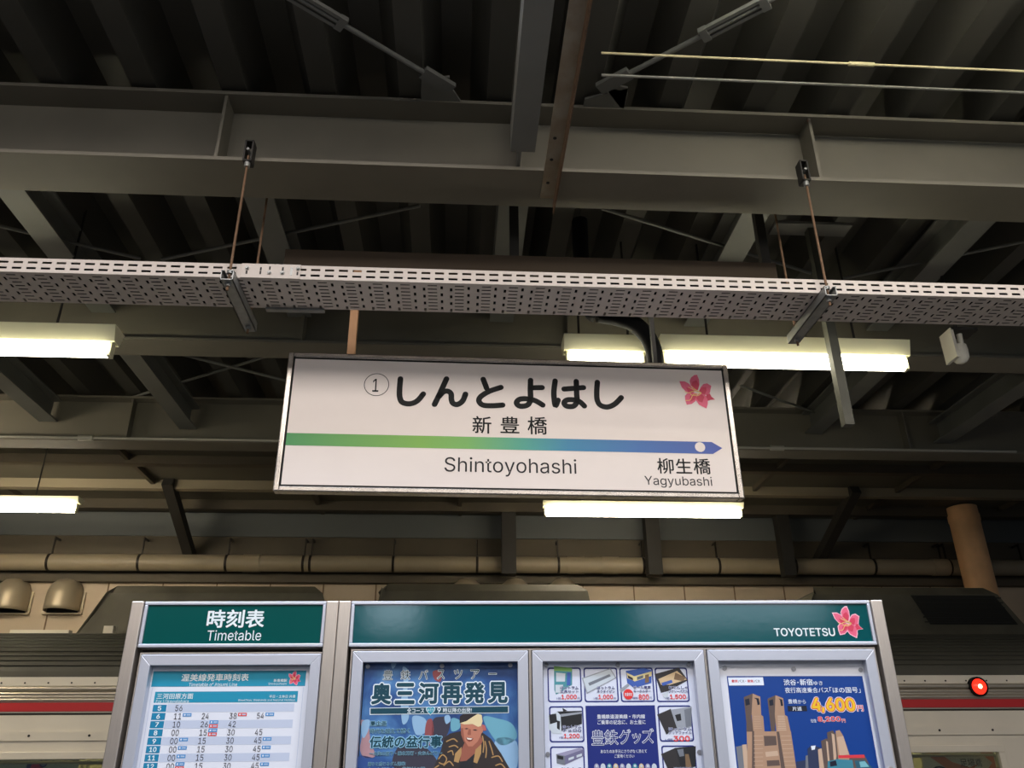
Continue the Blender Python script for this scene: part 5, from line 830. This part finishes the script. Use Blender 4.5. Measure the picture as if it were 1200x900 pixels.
for i, (h, ts, bs) in enumerate(rows):
    zc = zr - dz * i; hh = dz * 0.43
    if zc - hh < ZB + 0.06: break
    hb.poly(BOARD, [(uh - hwid, zc - hh), (uh + hwid, zc - hh), (uh + hwid, zc + hh), (uh - hwid, zc + hh)], PO + 0.0006, BLUE2)
    hw2 = 0.0055 * len(h); hb.text(BOARD, h, (uh - hw2, zc + hh * 0.68, uh + hw2, zc - hh * 0.68), LETW, 0.018, PO + 0.0012, False, px=False)
    if i % 2 == 0: sb.poly(BOARD, [(uh + hwid + 0.002, zc - dz * 0.5), (us1 - 0.008, zc - dz * 0.5), (us1 - 0.008, zc + dz * 0.5), (uh + hwid + 0.002, zc + dz * 0.5)], PO + 0.0004, STRIPE)
    for k, s_ in enumerate(ts):
        dg_ = MB(); dg_.text(BOARD, s_, (cols[k] - 0.0112, zc + 0.0086, cols[k] + 0.0112, zc - 0.0086), TINK, -0.006, PO + 0.0012, False, px=False); dg_.build('departure_time', t)
        q = bs[k] if k < len(bs) else ''
        for j, ch in enumerate(q):
            z_ = zc + (0.004 if len(q) == 1 else (0.0062 if j == 0 else -0.0052)); a = cols[k] + 0.015
            bd.poly(BOARD, [(a, z_ - 0.005), (a + 0.027, z_ - 0.005), (a + 0.027, z_ + 0.005), (a, z_ + 0.005)], PO + 0.0008, BADB if ch == 'b' else BADR)
            bd.disc(BOARD, (a + 0.006, z_), 0.0028, PO + 0.001, PAPER, 8); bd.poly(BOARD, [(a + 0.012, z_ - 0.002), (a + 0.024, z_ - 0.002), (a + 0.024, z_ + 0.002), (a + 0.012, z_ + 0.002)], PO + 0.001, mat('badge_pale', (170, 190, 215), 0.5))
hb.build('hour_column', t); sb.build('row_stripe', t); bd.build('service_badge', t)
b = MB()
def kt(s, x0, y0, x1, y1, m, bold=0.0, cjk=True):
    b = MB(); tx(b, s, *k1(x0, y0), *k1(x1, y1), m, bold, 0.0012, cjk); b.build('lettering', t)
kt('渥美線発車時刻表', 302, 238, 680, 280, LETW, 0.012); kt('Timetable of Atsumi Line', 343, 288, 615, 309, LETW, 0.0, False)
kt('新豊橋駅', 820, 267, 895, 284, LETW, 0.01); kt('Shintoyohashi', 790, 288, 893, 303, LETW, 0.0, False)
kt('三河田原方面', 163, 348, 367, 380, LETW, 0.010); kt('For Mikawatahara', 158, 384, 342, 402, LETW, 0.0, False)
kt('平日・土休日 共通', 795, 357, 942, 374, LETW, 0.01); kt('WeekDays, Weekends and National Holidays', 620, 380, 940, 394, LETW, 0.0, False)
flower('flower_emblem', t, BOARD, BOARD.uz(*k1(937, 262), PO), 0.021, PO + 0.0008, PINKW)
b = MB(); b.add([BOARD.P(u, z_, PO + 0.0004) for u, z_ in ((uL_ + 0.004, ZB + 0.05), (uL_ + 0.0055, ZB + 0.05), (uL_ + 0.0055, zt1 - 0.004), (uL_ + 0.004, zt1 - 0.004))], [(0, 1, 2, 3)], STRIPE)
b.add([BOARD.P(u, z_, PO + 0.0004) for u, z_ in ((uR_ - 0.0055, ZB + 0.05), (uR_ - 0.004, ZB + 0.05), (uR_ - 0.004, zt1 - 0.004), (uR_ - 0.0055, zt1 - 0.004))], [(0, 1, 2, 3)], STRIPE); b.build('border_line', t)

# ---- bus tour poster
PB = bpy.data.materials.new('tour_poster_print'); PB.use_nodes = True; n_ = PB.node_tree; bs_ = n_.nodes['Principled BSDF']; bs_.inputs['Roughness'].default_value = 0.35
tc = n_.nodes.new('ShaderNodeTexCoord'); ns = n_.nodes.new('ShaderNodeTexNoise'); ns.inputs['Scale'].default_value = 7; ns.inputs['Detail'].default_value = 6; ns.inputs['Distortion'].default_value = 0.6
rp = n_.nodes.new('ShaderNodeValToRGB'); n_.links.new(tc.outputs['Object'], ns.inputs['Vector']); n_.links.new(ns.outputs['Fac'], rp.inputs[0]); n_.links.new(rp.outputs[0], bs_.inputs['Base Color'])
for i, (p_, c_) in enumerate([(0.28, (30, 54, 104)), (0.44, (44, 82, 140)), (0.58, (76, 124, 176)), (0.72, (138, 176, 206))]):
    e_ = rp.color_ramp.elements[i] if i < 2 else rp.color_ramp.elements.new(p_); e_.position = p_; e_.color = lin(c_) + (1,)
TTEAL = mat('tour_teal', (4, 64, 80), 0.4); TWH = mat('tour_white', (226, 236, 242), 0.4); TSKY = mat('tour_pale_blue', (150, 200, 226), 0.4)
c0, c1 = bu(413.4), bu(618.8)
t = poster('tour_poster', 'blue bus tour poster showing a man with a headband', c0 + 0.037, c1 - 0.033, ZB + 0.04, ctop - fw + 0.001, PB)
def soft(P):
    out = []
    for i in range(len(P)):
        p0, p1, p2, p3 = P[i - 1], P[i], P[(i + 1) % len(P)], P[(i + 2) % len(P)]
        for k in range(6):
            t_ = k / 6; out.append(tuple(0.5 * (2 * p1[j] + (p2[j] - p0[j]) * t_ + (2 * p0[j] - 5 * p1[j] + 4 * p2[j] - p3[j]) * t_ * t_ + (3 * p1[j] - p0[j] - 3 * p2[j] + p3[j]) * t_ ** 3) for j in (0, 1)))
    return out
A_ = L(400, 740, 4.8); C_ = L(500, 760, 6.425)
b = MB()
SMK = mat('tour_smoke', (140, 178, 210), 0.5); SMK2 = mat('tour_smoke_green', (104, 164, 184), 0.5); TRD = mat('tour_red_cloth', (140, 72, 76), 0.5); TBR = mat('tour_dark_cloth', (52, 50, 66), 0.5); TSK = mat('tour_flame_pink', (172, 134, 140), 0.5)
for pts, m_, o in (([(110, 500), (150, 520), (165, 620), (190, 700), (130, 710), (105, 660), (118, 580)], TSK, .0003), ([(120, 505), (160, 500), (150, 560), (125, 600), (112, 560)], SMK, .0004),
                   ([(345, 200), (380, 230), (372, 330), (380, 480), (345, 520), (335, 400), (350, 300)], SMK, .0003), ([(280, 180), (310, 180), (290, 210)], SMK, .0003),
                   ([(800, 480), (880, 490), (960, 520), (985, 600), (900, 640), (830, 560)], SMK2, .0003), ([(880, 600), (985, 620), (985, 768), (920, 768), (860, 680)], SMK, .0003), ([(620, 490), (665, 500), (665, 545), (620, 560)], SMK2, .0003),
                   ([(400, 480), (470, 490), (480, 560), (420, 580)], SMK, .0003), ([(515, 225), (560, 222), (560, 280), (525, 270)], TRD, .0003), ([(478, 510), (510, 495), (520, 570), (500, 640), (470, 610)], TRD, .0004),
                   ([(515, 500), (560, 480), (610, 490), (600, 570), (560, 620), (515, 610)], TBR, .0004), ([(580, 480), (605, 470), (615, 500), (590, 520)], SMK, .0005), ([(330, 640), (470, 650), (540, 768), (300, 768)], TBR, .0003), ([(100, 700), (200, 720), (260, 768), (95, 768)], mat('tour_deep_blue', (40, 76, 140), 0.5), .0003)):
    b = MB(); pp(b, soft(A_(*pts)), o, m_); b.build('printed_cloth' if m_ in (TRD, TBR) else 'printed_smoke', t)
SKIN = mat('print_skin', (186, 120, 96), 0.5); SKIN2 = mat('print_skin_shade', (150, 88, 70), 0.5); HAIR = mat('print_hair', (34, 26, 30), 0.5); BAND = mat('print_headband', (224, 206, 160), 0.5); KIM = mat('print_kimono', (44, 36, 36), 0.5); KIMT = mat('print_kimono_tan', (176, 138, 88), 0.5); INN = mat('print_undershirt', (28, 28, 36), 0.5); TEE = mat('print_teeth', (236, 230, 220), 0.5); LIP = mat('print_lip', (120, 54, 46), 0.5)
b = MB(); o = 0.0006
for pts, m_ in (([(175, 640), (255, 622), (300, 640), (420, 632), (485, 680), (560, 790), (640, 930), (40, 930), (110, 760), (130, 672)], KIM),
                ([(290, 700), (360, 720), (402, 650), (425, 690), (380, 780), (300, 850), (250, 850), (262, 760)], SKIN2),
                ([(258, 850), (300, 845), (362, 790), (350, 930), (235, 930)], INN),
                ([(368, 760), (412, 720), (410, 790), (380, 865), (352, 855)], KIMT), ([(215, 790), (262, 740), (262, 790), (240, 860), (205, 850)], KIMT),
                ([(256, 565), (340, 566), (388, 588), (414, 575), (418, 610), (408, 655), (382, 702), (345, 737), (312, 736), (280, 702), (260, 650)], SKIN),
                ([(256, 600), (275, 600), (285, 690), (312, 736), (280, 702), (260, 650)], SKIN2), ([(410, 590), (424, 590), (424, 625), (412, 640)], SKIN),
                ([(248, 562), (250, 510), (275, 492), (330, 490), (385, 492), (350, 520), (300, 548), (262, 562)], HAIR),
                ([(252, 562), (300, 546), (345, 515), (385, 492), (414, 500), (421, 548), (410, 582), (388, 590), (345, 568), (285, 572)], BAND), ([(416, 570), (440, 580), (450, 615), (430, 620), (418, 600)], mat('print_knot', (180, 96, 90), 0.5)),
                ([(282, 604), (300, 599), (318, 603), (300, 608)], HAIR), ([(345, 612), (365, 608), (384, 616), (364, 618)], HAIR), ([(318, 606), (332, 608), (334, 650), (312, 652), (306, 642)], SKIN2),
                ([(296, 668), (325, 672), (352, 676), (342, 694), (318, 700), (302, 688)], LIP), ([(300, 671), (325, 675), (346, 679), (332, 687), (308, 684)], TEE)):
    pp(b, C_(*pts), o, m_); o += 0.00004
b.build('printed_person', t)
b = MB()
for pts in ([(150, 700), (200, 680), (230, 700)], [(90, 830), (120, 800), (150, 830), (130, 870), (95, 860)], [(130, 880), (170, 850), (200, 880)], [(440, 700), (450, 760), (445, 820)], [(470, 700), (490, 760), (500, 800)], [(490, 820), (540, 810), (570, 850)], [(520, 880), (560, 870), (590, 900)], [(170, 740), (210, 730), (235, 745)], [(60, 900), (90, 880)], [(420, 660), (430, 720), (425, 780)], [(160, 780), (190, 770), (200, 800)]):
    b.stroke(BOARD, [BOARD.uz(x, y, PO) for x, y in C_(*pts)], 0.0035, PO + 0.0014, KIMT)
b.build('kimono_pattern', t)
b = MB()
for ch, x0, x1 in (('豊', 237, 288), ('鉄', 335, 387), ('バ', 437, 487), ('ス', 540, 580), ('ツ', 634, 680), ('ア', 728, 775)):
    y0 = 219 - (x0 - 237) * 0.008; a, c = A_((x0, y0), (x1, y0 + 52)); tx(b, ch, *a, *c, TTEAL, 0.0, 0.0016, True, TWH, 0.045)
a, c = A_((830, 236), (872, 241)); rect_px(b, a[0] - 0.5, a[1] - 0.5, c[0] + 0.5, c[1] + 0.5, 0.0014, TWH); rect_px(b, *a, *c, 0.0016, TTEAL)
for ch, x0, x1 in (('奥', 170, 282), ('三', 302, 414), ('河', 434, 548), ('再', 563, 680), ('発', 692, 806), ('見', 824, 936)):
    y0 = 290 - (x0 - 170) * 0.011; a, c = A_((x0, y0), (x1, y0 + 121)); tx(b, ch, *a, *c, TTEAL, 0.042, 0.0016, True, TWH, 0.05)
b.build('title_lettering', t)
b = MB(); pp(b, A_((160, 430), (942, 418), (942, 459), (160, 469)), 0.0012, TWH); pp(b, A_((164, 433), (938, 421), (938, 456), (164, 465)), 0.0014, TTEAL)
hx, hy = A_((502, 444))[0]; hc = BOARD.uz(hx, hy, PO); hs = 0.013
for sc_, m_, o in ((1.15, TWH, 0.0015), (1.0, mat('tour_heart', (52, 150, 170), 0.4), 0.0017)):
    b.poly(BOARD, [(hc[0] + sc_ * hs * (16 * math.sin(t_) ** 3) / 16, hc[1] + sc_ * hs * (13 * math.cos(t_) - 5 * math.cos(2 * t_) - 2 * math.cos(3 * t_) - math.cos(4 * t_)) / 16) for t_ in [-2 * math.pi * k / 30 for k in range(30)]], PO + o, m_)
for s_, x0, y0, x1, y1, cj in (('全コース', 370, 431, 466, 459, True), ('9', 540, 427, 560, 457, False), ('時以降の出発!', 572, 430, 733, 456, True), ('ゆとり', 484, 436, 520, 449, True)):
    a, c = A_((x0, y0), (x1, y1)); tx(b, s_, *a, *c, TWH, 0.012, 0.0019, cj)
b.build('departure_bar', t)
b = MB()
for s_, x0, y0, x1, y1, bo, ow in (('夏企画', 163, 503, 254, 530, 0.02, 0.07), ('時代を越えて続く', 161, 545, 384, 573, 0.012, 0.05), ('伝統の盆行事', 160, 586, 566, 655, 0.03, 0.06), ('～大海の放下・乗本万灯・火おんどり～', 158, 674, 566, 697, 0.008, 0.05), ('語りと感じるダム湖畔!', 150, 734, 360, 756, 0.01, 0.05), ('もっと知りたい 豊根村の夏', 150, 764, 470, 800, 0.02, 0.05)):
    a, c = A_((x0, y0), (x1, y1)); tx(b, s_, *a, *c, TTEAL, bo, 0.0022, True, TSKY, ow)
b.build('body_lettering', t)
pins(t, [(431, 781), (518, 780.5), (598, 779.5)])

# ---- goods poster
NAVY = mat('goods_navy', (24, 40, 118), 0.4); GRD = mat('goods_red', (222, 52, 52), 0.4); GWH = mat('goods_white', (228, 232, 240), 0.4)
c0, c1 = bu(623.5), bu(824.8)
t = poster('goods_poster', 'white souvenir poster with boxed goods around a navy panel', c0 + 0.037, c1 - 0.033, ZB + 0.04, ctop - fw + 0.001, mat('goods_paper', (214, 220, 236), 0.35))
G_ = L(610, 740, 4.8)
def rbox(b, x0, y0, x1, y1, m, wd, off):
    """rounded outline, crop coordinates"""
    ym, xm = (y0 + y1) / 2, (x0 + x1) / 2
    u0 = BOARD.uz(*G_((x0, ym))[0], PO)[0]; u1 = BOARD.uz(*G_((x1, ym))[0], PO)[0]; z1_ = BOARD.uz(*G_((xm, y0))[0], PO)[1]; z0_ = BOARD.uz(*G_((xm, y1))[0], PO)[1]
    def rr(i, r): return [(cx + r * math.cos(a), cy + r * math.sin(a)) for cx, cy, a0 in ((u1 - i - r, z1_ - i - r, 0), (u0 + i + r, z1_ - i - r, 90), (u0 + i + r, z0_ + i + r, 180), (u1 - i - r, z0_ + i + r, 270)) for a in [math.radians(a0 + 18 * k) for k in range(6)]]
    O, I = rr(0, 0.008), rr(wd, 0.006); n = len(O)
    b.add([BOARD.P(u, z_, PO + off) for u, z_ in O + I], [(i, (i + 1) % n, n + (i + 1) % n, n + i) for i in range(n)], m)
    return u0, u1, z0_, z1_
gc = {k: mat('goods_' + k, v, 0.45) for k, v in dict(green=(120, 170, 90), teal=(70, 140, 150), pale=(196, 206, 214), silver=(150, 156, 166), grey=(112, 118, 128), dark=(46, 44, 46), blue=(58, 92, 170), cream=(220, 206, 150), brown=(120, 96, 70), food=(206, 180, 140), purple=(110, 108, 140), lilac=(150, 148, 176), black=(28, 30, 34), glass=(90, 100, 110)).items()}
boxes = [((152, 203, 343, 398), [([(188, 195), (290, 205), (290, 300), (200, 355), (190, 330)], 'teal'), ([(188, 195), (290, 205), (288, 225), (188, 222)], 'green'), ([(200, 232), (252, 236), (250, 282), (200, 282)], 'pale'), ([(262, 230), (282, 232), (280, 300), (260, 305)], 'blue'), ([(196, 300), (240, 300), (225, 345), (196, 345)], 'pale')], ('ほっトラム', '文具セット', '1,000'), (222, 308, 326, 326)),
         ((357, 203, 548, 398), [([(345, 262), (505, 206), (540, 262), (372, 352)], 'silver'), ([(352, 266), (503, 213), (532, 260), (376, 342)], 'pale'), ([(380, 290), (500, 240), (508, 252), (388, 306)], 'grey')], ('ほっトラム', 'ネクタイピン', '1,000'), (430, 308, 530, 326)),
         ((560, 203, 750, 397), [([(592, 222), (640, 248), (640, 318), (600, 290)], 'blue'), ([(640, 248), (738, 218), (736, 290), (640, 318)], 'blue'), ([(592, 222), (690, 206), (738, 218), (640, 248)], 'blue'), ([(596, 232), (640, 252), (640, 280), (600, 262)], 'cream'), ([(640, 252), (738, 224), (737, 250), (640, 282)], 'cream'), ([(602, 246), (632, 262), (632, 276), (604, 262)], 'dark'), ([(655, 256), (690, 246), (690, 262), (655, 274)], 'glass'), ([(700, 245), (722, 240), (722, 285), (700, 292)], 'brown'), ([(558, 325), (605, 292), (612, 305), (565, 345)], 'silver')], ('ビール電車', 'キーホルダー', '800'), (636, 306, 732, 324)),
         ((760, 203, 944, 397), [([(754, 240), (890, 203), (942, 275), (830, 335), (790, 345)], 'dark'), ([(775, 268), (880, 222), (935, 270), (840, 300), (790, 300)], 'food'), ([(870, 232), (930, 258), (915, 280), (862, 270)], 'brown'), ([(790, 290), (850, 272), (856, 288), (800, 306)], 'blue'), ([(795, 350), (830, 340), (830, 378), (806, 372)], 'pale')], ('おでんしゃ', 'ジグソーパズル', '1,500'), (832, 307, 940, 325)),
         ((162, 420, 356, 624), [([(156, 475), (205, 450), (225, 465), (232, 575), (180, 575), (158, 545)], 'pale'), ([(205, 450), (345, 446), (345, 520), (230, 560), (225, 470)], 'black'), ([(160, 468), (200, 462), (206, 510), (165, 522)], 'black'), ([(225, 465), (345, 452), (345, 462), (228, 480)], 'silver'), ([(235, 430), (262, 445), (240, 450)], 'dark'), ([(205, 500), (222, 505), (220, 555), (205, 545)], 'black')], ('ほっトラム', 'チョロQ', '1,200'), (236, 528, 342, 546)),
         ((776, 416, 968, 620), [([(768, 468), (845, 435), (885, 540), (820, 580)], 'dark'), ([(845, 440), (962, 422), (962, 535), (885, 560)], 'silver'), ([(868, 470), (900, 462), (905, 500), (880, 505)], 'black'), ([(920, 440), (962, 430), (962, 530), (930, 540)], 'grey')], ('ほっトラム', 'クリアファイル', '300'), (832, 540, 962, 552)),
         ((168, 646, 362, 850), [([(200, 690), (330, 655), (356, 665), (356, 700), (250, 750), (204, 740)], 'purple'), ([(200, 690), (250, 700), (250, 752), (204, 742)], 'grey'), ([(200, 690), (330, 655), (356, 662), (250, 700)], 'lilac'), ([(206, 696), (240, 703), (240, 722), (208, 716)], 'black'), ([(270, 712), (300, 702), (300, 715), (270, 726)], 'pale'), ([(315, 696), (345, 686), (345, 700), (315, 710)], 'pale')], ('おもしろ', 'トレイン', '500'), (226, 764, 345, 780)),
         ((798, 641, 990, 845), [([(790, 690), (870, 655), (905, 760), (840, 800)], 'dark'), ([(870, 655), (985, 645), (985, 760), (905, 780)], 'black'), ([(880, 665), (915, 660), (920, 700), (895, 705)], 'grey'), ([(925, 690), (945, 690), (965, 775), (930, 778)], 'brown')], ('路面電車', '絵はがき', '300'), (860, 764, 970, 780))]
for (x0, y0, x1, y1), shapes, (n1, n2, price), (lx0, ly0, lx1, ly1) in boxes:
    bo, pr_, le = MB(), MB(), MB(); rbox(bo, x0, y0, x1, y1, NAVY, 0.0042, 0.0006)
    o = 0.0008
    for pts, c in shapes: pp(pr_, G_(*pts), o, gc[c]); o += 0.00004
    for s_, yy in ((n1, ly0), (n2, ly0 + 21)):
        a, c = G_((lx0, yy), (lx1, yy + 17)); tx(le, s_, *a, *c, NAVY, 0.02, 0.0016, True, GWH, 0.05)
    a, c = G_((lx0 + (8 if len(price) > 3 else 28), ly0 + 47), (lx1 - 10, ly0 + 78)); tx(le, price, *a, *c, GRD, 0.02, 0.0016, False)
    a, c = G_((lx1 - 6, ly0 + 62), (lx1 + 6, ly0 + 76)); tx(le, '円', *a, *c, NAVY, 0, 0.0016)
    bo.build('goods_box', t); pr_.build('goods_picture', t)
    a, c = G_((lx0 - 18, ly0 + 62), (lx0 + (4 if len(price) > 3 else 22), ly0 + 76)); tx(le, '1個', *a, *c, NAVY, 0, 0.0016); le.build('goods_lettering', t)
le = MB(); a = BOARD.uz(*G_((606, 353))[0], PO); le.disc(BOARD, a, 0.0158, PO + 0.0017, GRD, 28); a, c = G_((586, 345), (628, 363)); tx(le, '数量限定', *a, *c, GWH, 0.01, 0.002)
le.build('limited_badge', t)
b = MB(); rect_px(b, *G_((366, 416))[0], *G_((770, 1000))[0], 0.0006, NAVY)
q0, q1 = BOARD.uz(*G_((365, 418))[0], PO), BOARD.uz(*G_((755, 415))[0], PO)
b = MB(); b.poly(BOARD, [(q0[0], ZB + 0.12), (q1[0], ZB + 0.12), (q1[0], q1[1]), (q0[0], q0[1])], PO + 0.0006, NAVY); b.build('navy_panel', t)
b = MB()
for s_, x0, y0, x1, y1, bd_ in (('豊橋鉄道渥美線・市内線', 430, 466, 700, 491, 0.012), ('ご乗車の記念に、お土産に', 433, 497, 703, 523, 0.008), ('あなたのお手元にさりげなく添えて', 450, 664, 710, 684, 0.004), ('ご愛用ください', 528, 691, 640, 711, 0.004)):
    a, c = G_((x0, y0), (x1, y1)); tx(b, s_, *a, *c, GWH, bd_, 0.0012)
for ch, x0, x1, y0, y1 in (('豊', 401, 466, 557, 638), ('鉄', 474, 546, 555, 635), ('グ', 556, 618, 553, 632), ('ッ', 630, 676, 575, 630), ('ズ', 684, 748, 548, 628)):
    a, c = G_((x0, y0), (x1, y1)); tx(b, ch, *a, *c, NAVY, -0.008, 0.0016, True, GWH, 0.04)
b.build('panel_lettering', t)
b = MB()
for k in range(10):
    p_ = BOARD.uz(*G_((428 + 36 * k, 764))[0], PO); b.disc(BOARD, p_, 0.008, PO + 0.0012, (gc['lilac'], gc['pale'], gc['teal'], gc['food'])[k % 4], 14, 0.011); b.disc(BOARD, (p_[0], p_[1] + 0.004), 0.004, PO + 0.0014, gc['pale'], 10)
b.build('trinket_row', t)
pins(t, [(640, 779.3), (724, 779.2), (807, 779), (642, 884), (819.5, 881.5)])

# ---- night bus poster
NBL = mat('nightbus_blue', (6, 60, 138), 0.35); NWH = mat('nightbus_white', (226, 234, 246), 0.4); NRD = mat('nightbus_red', (212, 56, 66), 0.4); NGD = mat('nightbus_gold', (236, 190, 40), 0.4); NBK = mat('nightbus_black', (20, 26, 44), 0.4)
BRN = mat('tower_brown', (172, 138, 112), 0.5); BRD = mat('tower_shade', (92, 76, 70), 0.5); BRL = mat('tower_light', (196, 168, 144), 0.5); GRYB = mat('city_grey', (112, 116, 124), 0.5); NAVB = mat('city_navy', (38, 50, 82), 0.5)
c0, c1 = bu(829), bu(1025.2)
t = poster('night_bus_poster', 'white edged blue night bus poster with two brown towers', c0 + 0.037, c1 - 0.033, ZB + 0.04, ctop - fw + 0.001, PAPER)
N1 = L(840, 770, 6.925); N2 = L(920, 770, 6.925)
q0 = BOARD.uz(851.6, 792.3, PO); q1 = BOARD.uz(1010.4, 792.2, PO)
b = MB(); b.poly(BOARD, [(q0[0], ZB + 0.10), (q1[0], ZB + 0.10), (q1[0], q1[1]), (q0[0], q0[1])], PO + 0.0005, NBL); b.build('blue_print', t)
b = MB(); o = 0.0007
for pts, m_ in (([(155, 728), (240, 712), (270, 940), (180, 940)], GRYB), ([(205, 712), (240, 708), (262, 940), (225, 940)], BRL),
                ([(238, 470), (275, 450), (300, 600), (275, 940), (262, 940), (240, 600)], BRD), ([(218, 325), (290, 296), (296, 470), (268, 470), (262, 600), (245, 600), (232, 460)], BRD),
                ([(290, 296), (352, 322), (360, 470), (376, 482), (386, 606), (296, 606), (282, 460)], BRN), ([(300, 330), (340, 335), (350, 385), (330, 390), (322, 345)], NBK), ([(228, 345), (262, 335), (268, 385), (234, 395)], NBK),
                ([(410, 340), (475, 310), (480, 470), (470, 610), (440, 600), (425, 470)], BRD), ([(475, 310), (538, 334), (552, 470), (572, 482), (600, 612), (484, 612), (470, 465)], BRN), ([(500, 335), (530, 345), (538, 395), (520, 398), (512, 350)], NBK), ([(424, 352), (455, 342), (460, 390), (430, 396)], NBK),
                ([(242, 606), (600, 600), (650, 940), (250, 940)], BRN), ([(484, 606), (505, 606), (560, 940), (525, 940)], BRD), ([(286, 600), (302, 600), (310, 940), (284, 940)], BRD), ([(380, 640), (480, 640), (486, 715), (386, 722)], BRD), ([(392, 770), (492, 760), (500, 800), (398, 810)], BRL), ([(404, 840), (505, 835), (512, 880), (408, 886)], BRD)):
    pp(b, N1(*pts), o, m_); o += 0.00003
for k in range(9): pp(b, N1((492, 476 + 14 * k), (548 + 2 * k, 476 + 14 * k), (549 + 2 * k, 484 + 14 * k), (494, 484 + 14 * k)), o, BRL)
for k in range(8):
    pp(b, N1((300, 640 + 34 * k), (375, 638 + 34 * k), (375, 642 + 34 * k), (300, 644 + 34 * k)), o, BRL); pp(b, N1((520 + 4 * k, 640 + 34 * k), (600 + 5 * k, 638 + 34 * k), (600 + 5 * k, 642 + 34 * k), (520 + 4 * k, 644 + 34 * k)), o, BRL)
    pp(b, N1((300, 480 + 14 * k), (350 + 2 * k, 478 + 14 * k), (350 + 2 * k, 481 + 14 * k), (300, 483 + 14 * k)), o, BRL)
b.build('tower_print', t)
b = MB(); o = 0.0018
for pts, m_ in (([(90, 850), (170, 835), (180, 940), (90, 940)], NAVB), ([(165, 800), (280, 780), (290, 940), (165, 940)], GRYB), ([(180, 745), (215, 715), (285, 735), (300, 940), (190, 940)], NAVB), ([(208, 722), (245, 718), (240, 750), (215, 755)], NWH),
                ([(265, 750), (295, 740), (320, 940), (280, 940)], BRL), ([(290, 680), (335, 660), (380, 700), (390, 940), (320, 940)], BRD), ([(330, 680), (352, 690), (372, 900), (350, 900)], BRL), ([(338, 612), (385, 595), (420, 640), (440, 940), (370, 940), (345, 690)], BRD), ([(375, 618), (398, 628), (415, 800), (400, 940), (385, 720)], BRL),
                ([(408, 600), (440, 592), (470, 640), (520, 790), (520, 940), (440, 940)], BRN), ([(418, 650), (470, 640), (515, 790), (440, 800)], BRL), ([(520, 820), (640, 790), (680, 870), (690, 940), (500, 940)], BRD),
                ([(430, 797), (640, 792), (645, 818), (432, 820)], NRD), ([(345, 845), (420, 828), (545, 835), (560, 940), (340, 940)], mat('bus_teal', (60, 130, 150), 0.4)), ([(360, 850), (410, 838), (420, 880), (365, 890)], NBK), ([(560, 840), (640, 838), (700, 890), (700, 940), (590, 940)], mat('bus_dark_teal', (40, 90, 110), 0.4)), ([(600, 850), (645, 845), (680, 890), (610, 895)], mat('bus_glass', (120, 180, 190), 0.4))):
    pp(b, N2(*pts), o, m_); o += 0.00003
b.build('city_print', t)
b = MB(); pp(b, N1((90, 166), (374, 164), (382, 229), (98, 231)), 0.0012, NWH)
for s_, x0, x1, m_ in (('豊鉄', 118, 170, NRD), ('バス', 172, 222, TINK), ('・', 230, 236, TINK), ('関東', 248, 296, NRD), ('バス', 298, 348, TINK)):
    a, c = N1((x0, 184), (x1, 207)) if s_ != '・' else N1((x0, 193), (x1, 198)); tx(b, s_, *a, *c, m_, 0.012, 0.0016)
b.build('operator_label', t)
b = MB(); a, c = N1((575, 396), (730, 440)); rect_px(b, *a, *c, 0.0012, NBK); b.build('one_way_box', t)
for Lf, s_, x0, y0, x1, y1, bd_ in ((N1, '渋谷', 541, 180, 642, 230, 0.014), (N1, '・', 652, 200, 662, 212, 0.02), (N1, '新宿', 672, 178, 776, 230, 0.014), (N2, 'ゆき', 230, 195, 303, 229, 0.006), (N1, '夜行高速乗合バス', 551, 246, 905, 291, 0.006), (N2, '「ほの国号」', 360, 244, 610, 291, 0.008), (N1, '豊橋', 577, 342, 650, 378, 0.008), (N1, 'から', 656, 346, 720, 378, 0.004), (N1, '片道', 612, 402, 688, 436, 0.01)):
    b = MB(); a, c = Lf((x0, y0), (x1, y1)); tx(b, s_, *a, *c, NWH, bd_, 0.0018); b.build('lettering', t)
b = MB(); x = 212
for ch, x0, x1, y0, y1 in (('4', 212, 292, 330, 438), (',', 296, 322, 410, 450), ('6', 330, 400, 332, 440), ('0', 408, 482, 332, 440), ('0', 488, 566, 332, 440)):
    a, c = N2((x0, y0), (x1, y1))
    b.text(BOARD, ch, (a[0] - 1.5, a[1] - 1.5, c[0] + 1.5, c[1] + 1.5), NWH, 0.085, 0.0012, False, PO); b.text(BOARD, ch, (a[0] - 0.8, a[1] - 0.8, c[0] + 0.8, c[1] + 0.8), NRD, 0.06, 0.0016, False, PO); b.text(BOARD, ch, (*a, *c), NGD, 0.03, 0.002, False, PO)
a, c = N2((582, 392), (632, 440)); tx(b, '円', *a, *c, NRD, 0.02, 0.0018, True, NWH, 0.07)
a, c = N2((264, 482), (452, 532)); tx(b, '8,200', *a, *c, NRD, 0.03, 0.0018, False, NWH, 0.03)
a, c = N2((205, 502), (252, 532)); tx(b, '往復', *a, *c, NWH, 0.0, 0.0018); a, c = N2((460, 502), (488, 532)); tx(b, '円', *a, *c, NRD, 0.01, 0.0018, True, NWH, 0.05)
b.build('price_lettering', t)
pins(t, [(849, 783), (930, 784), (1008.4, 785)])
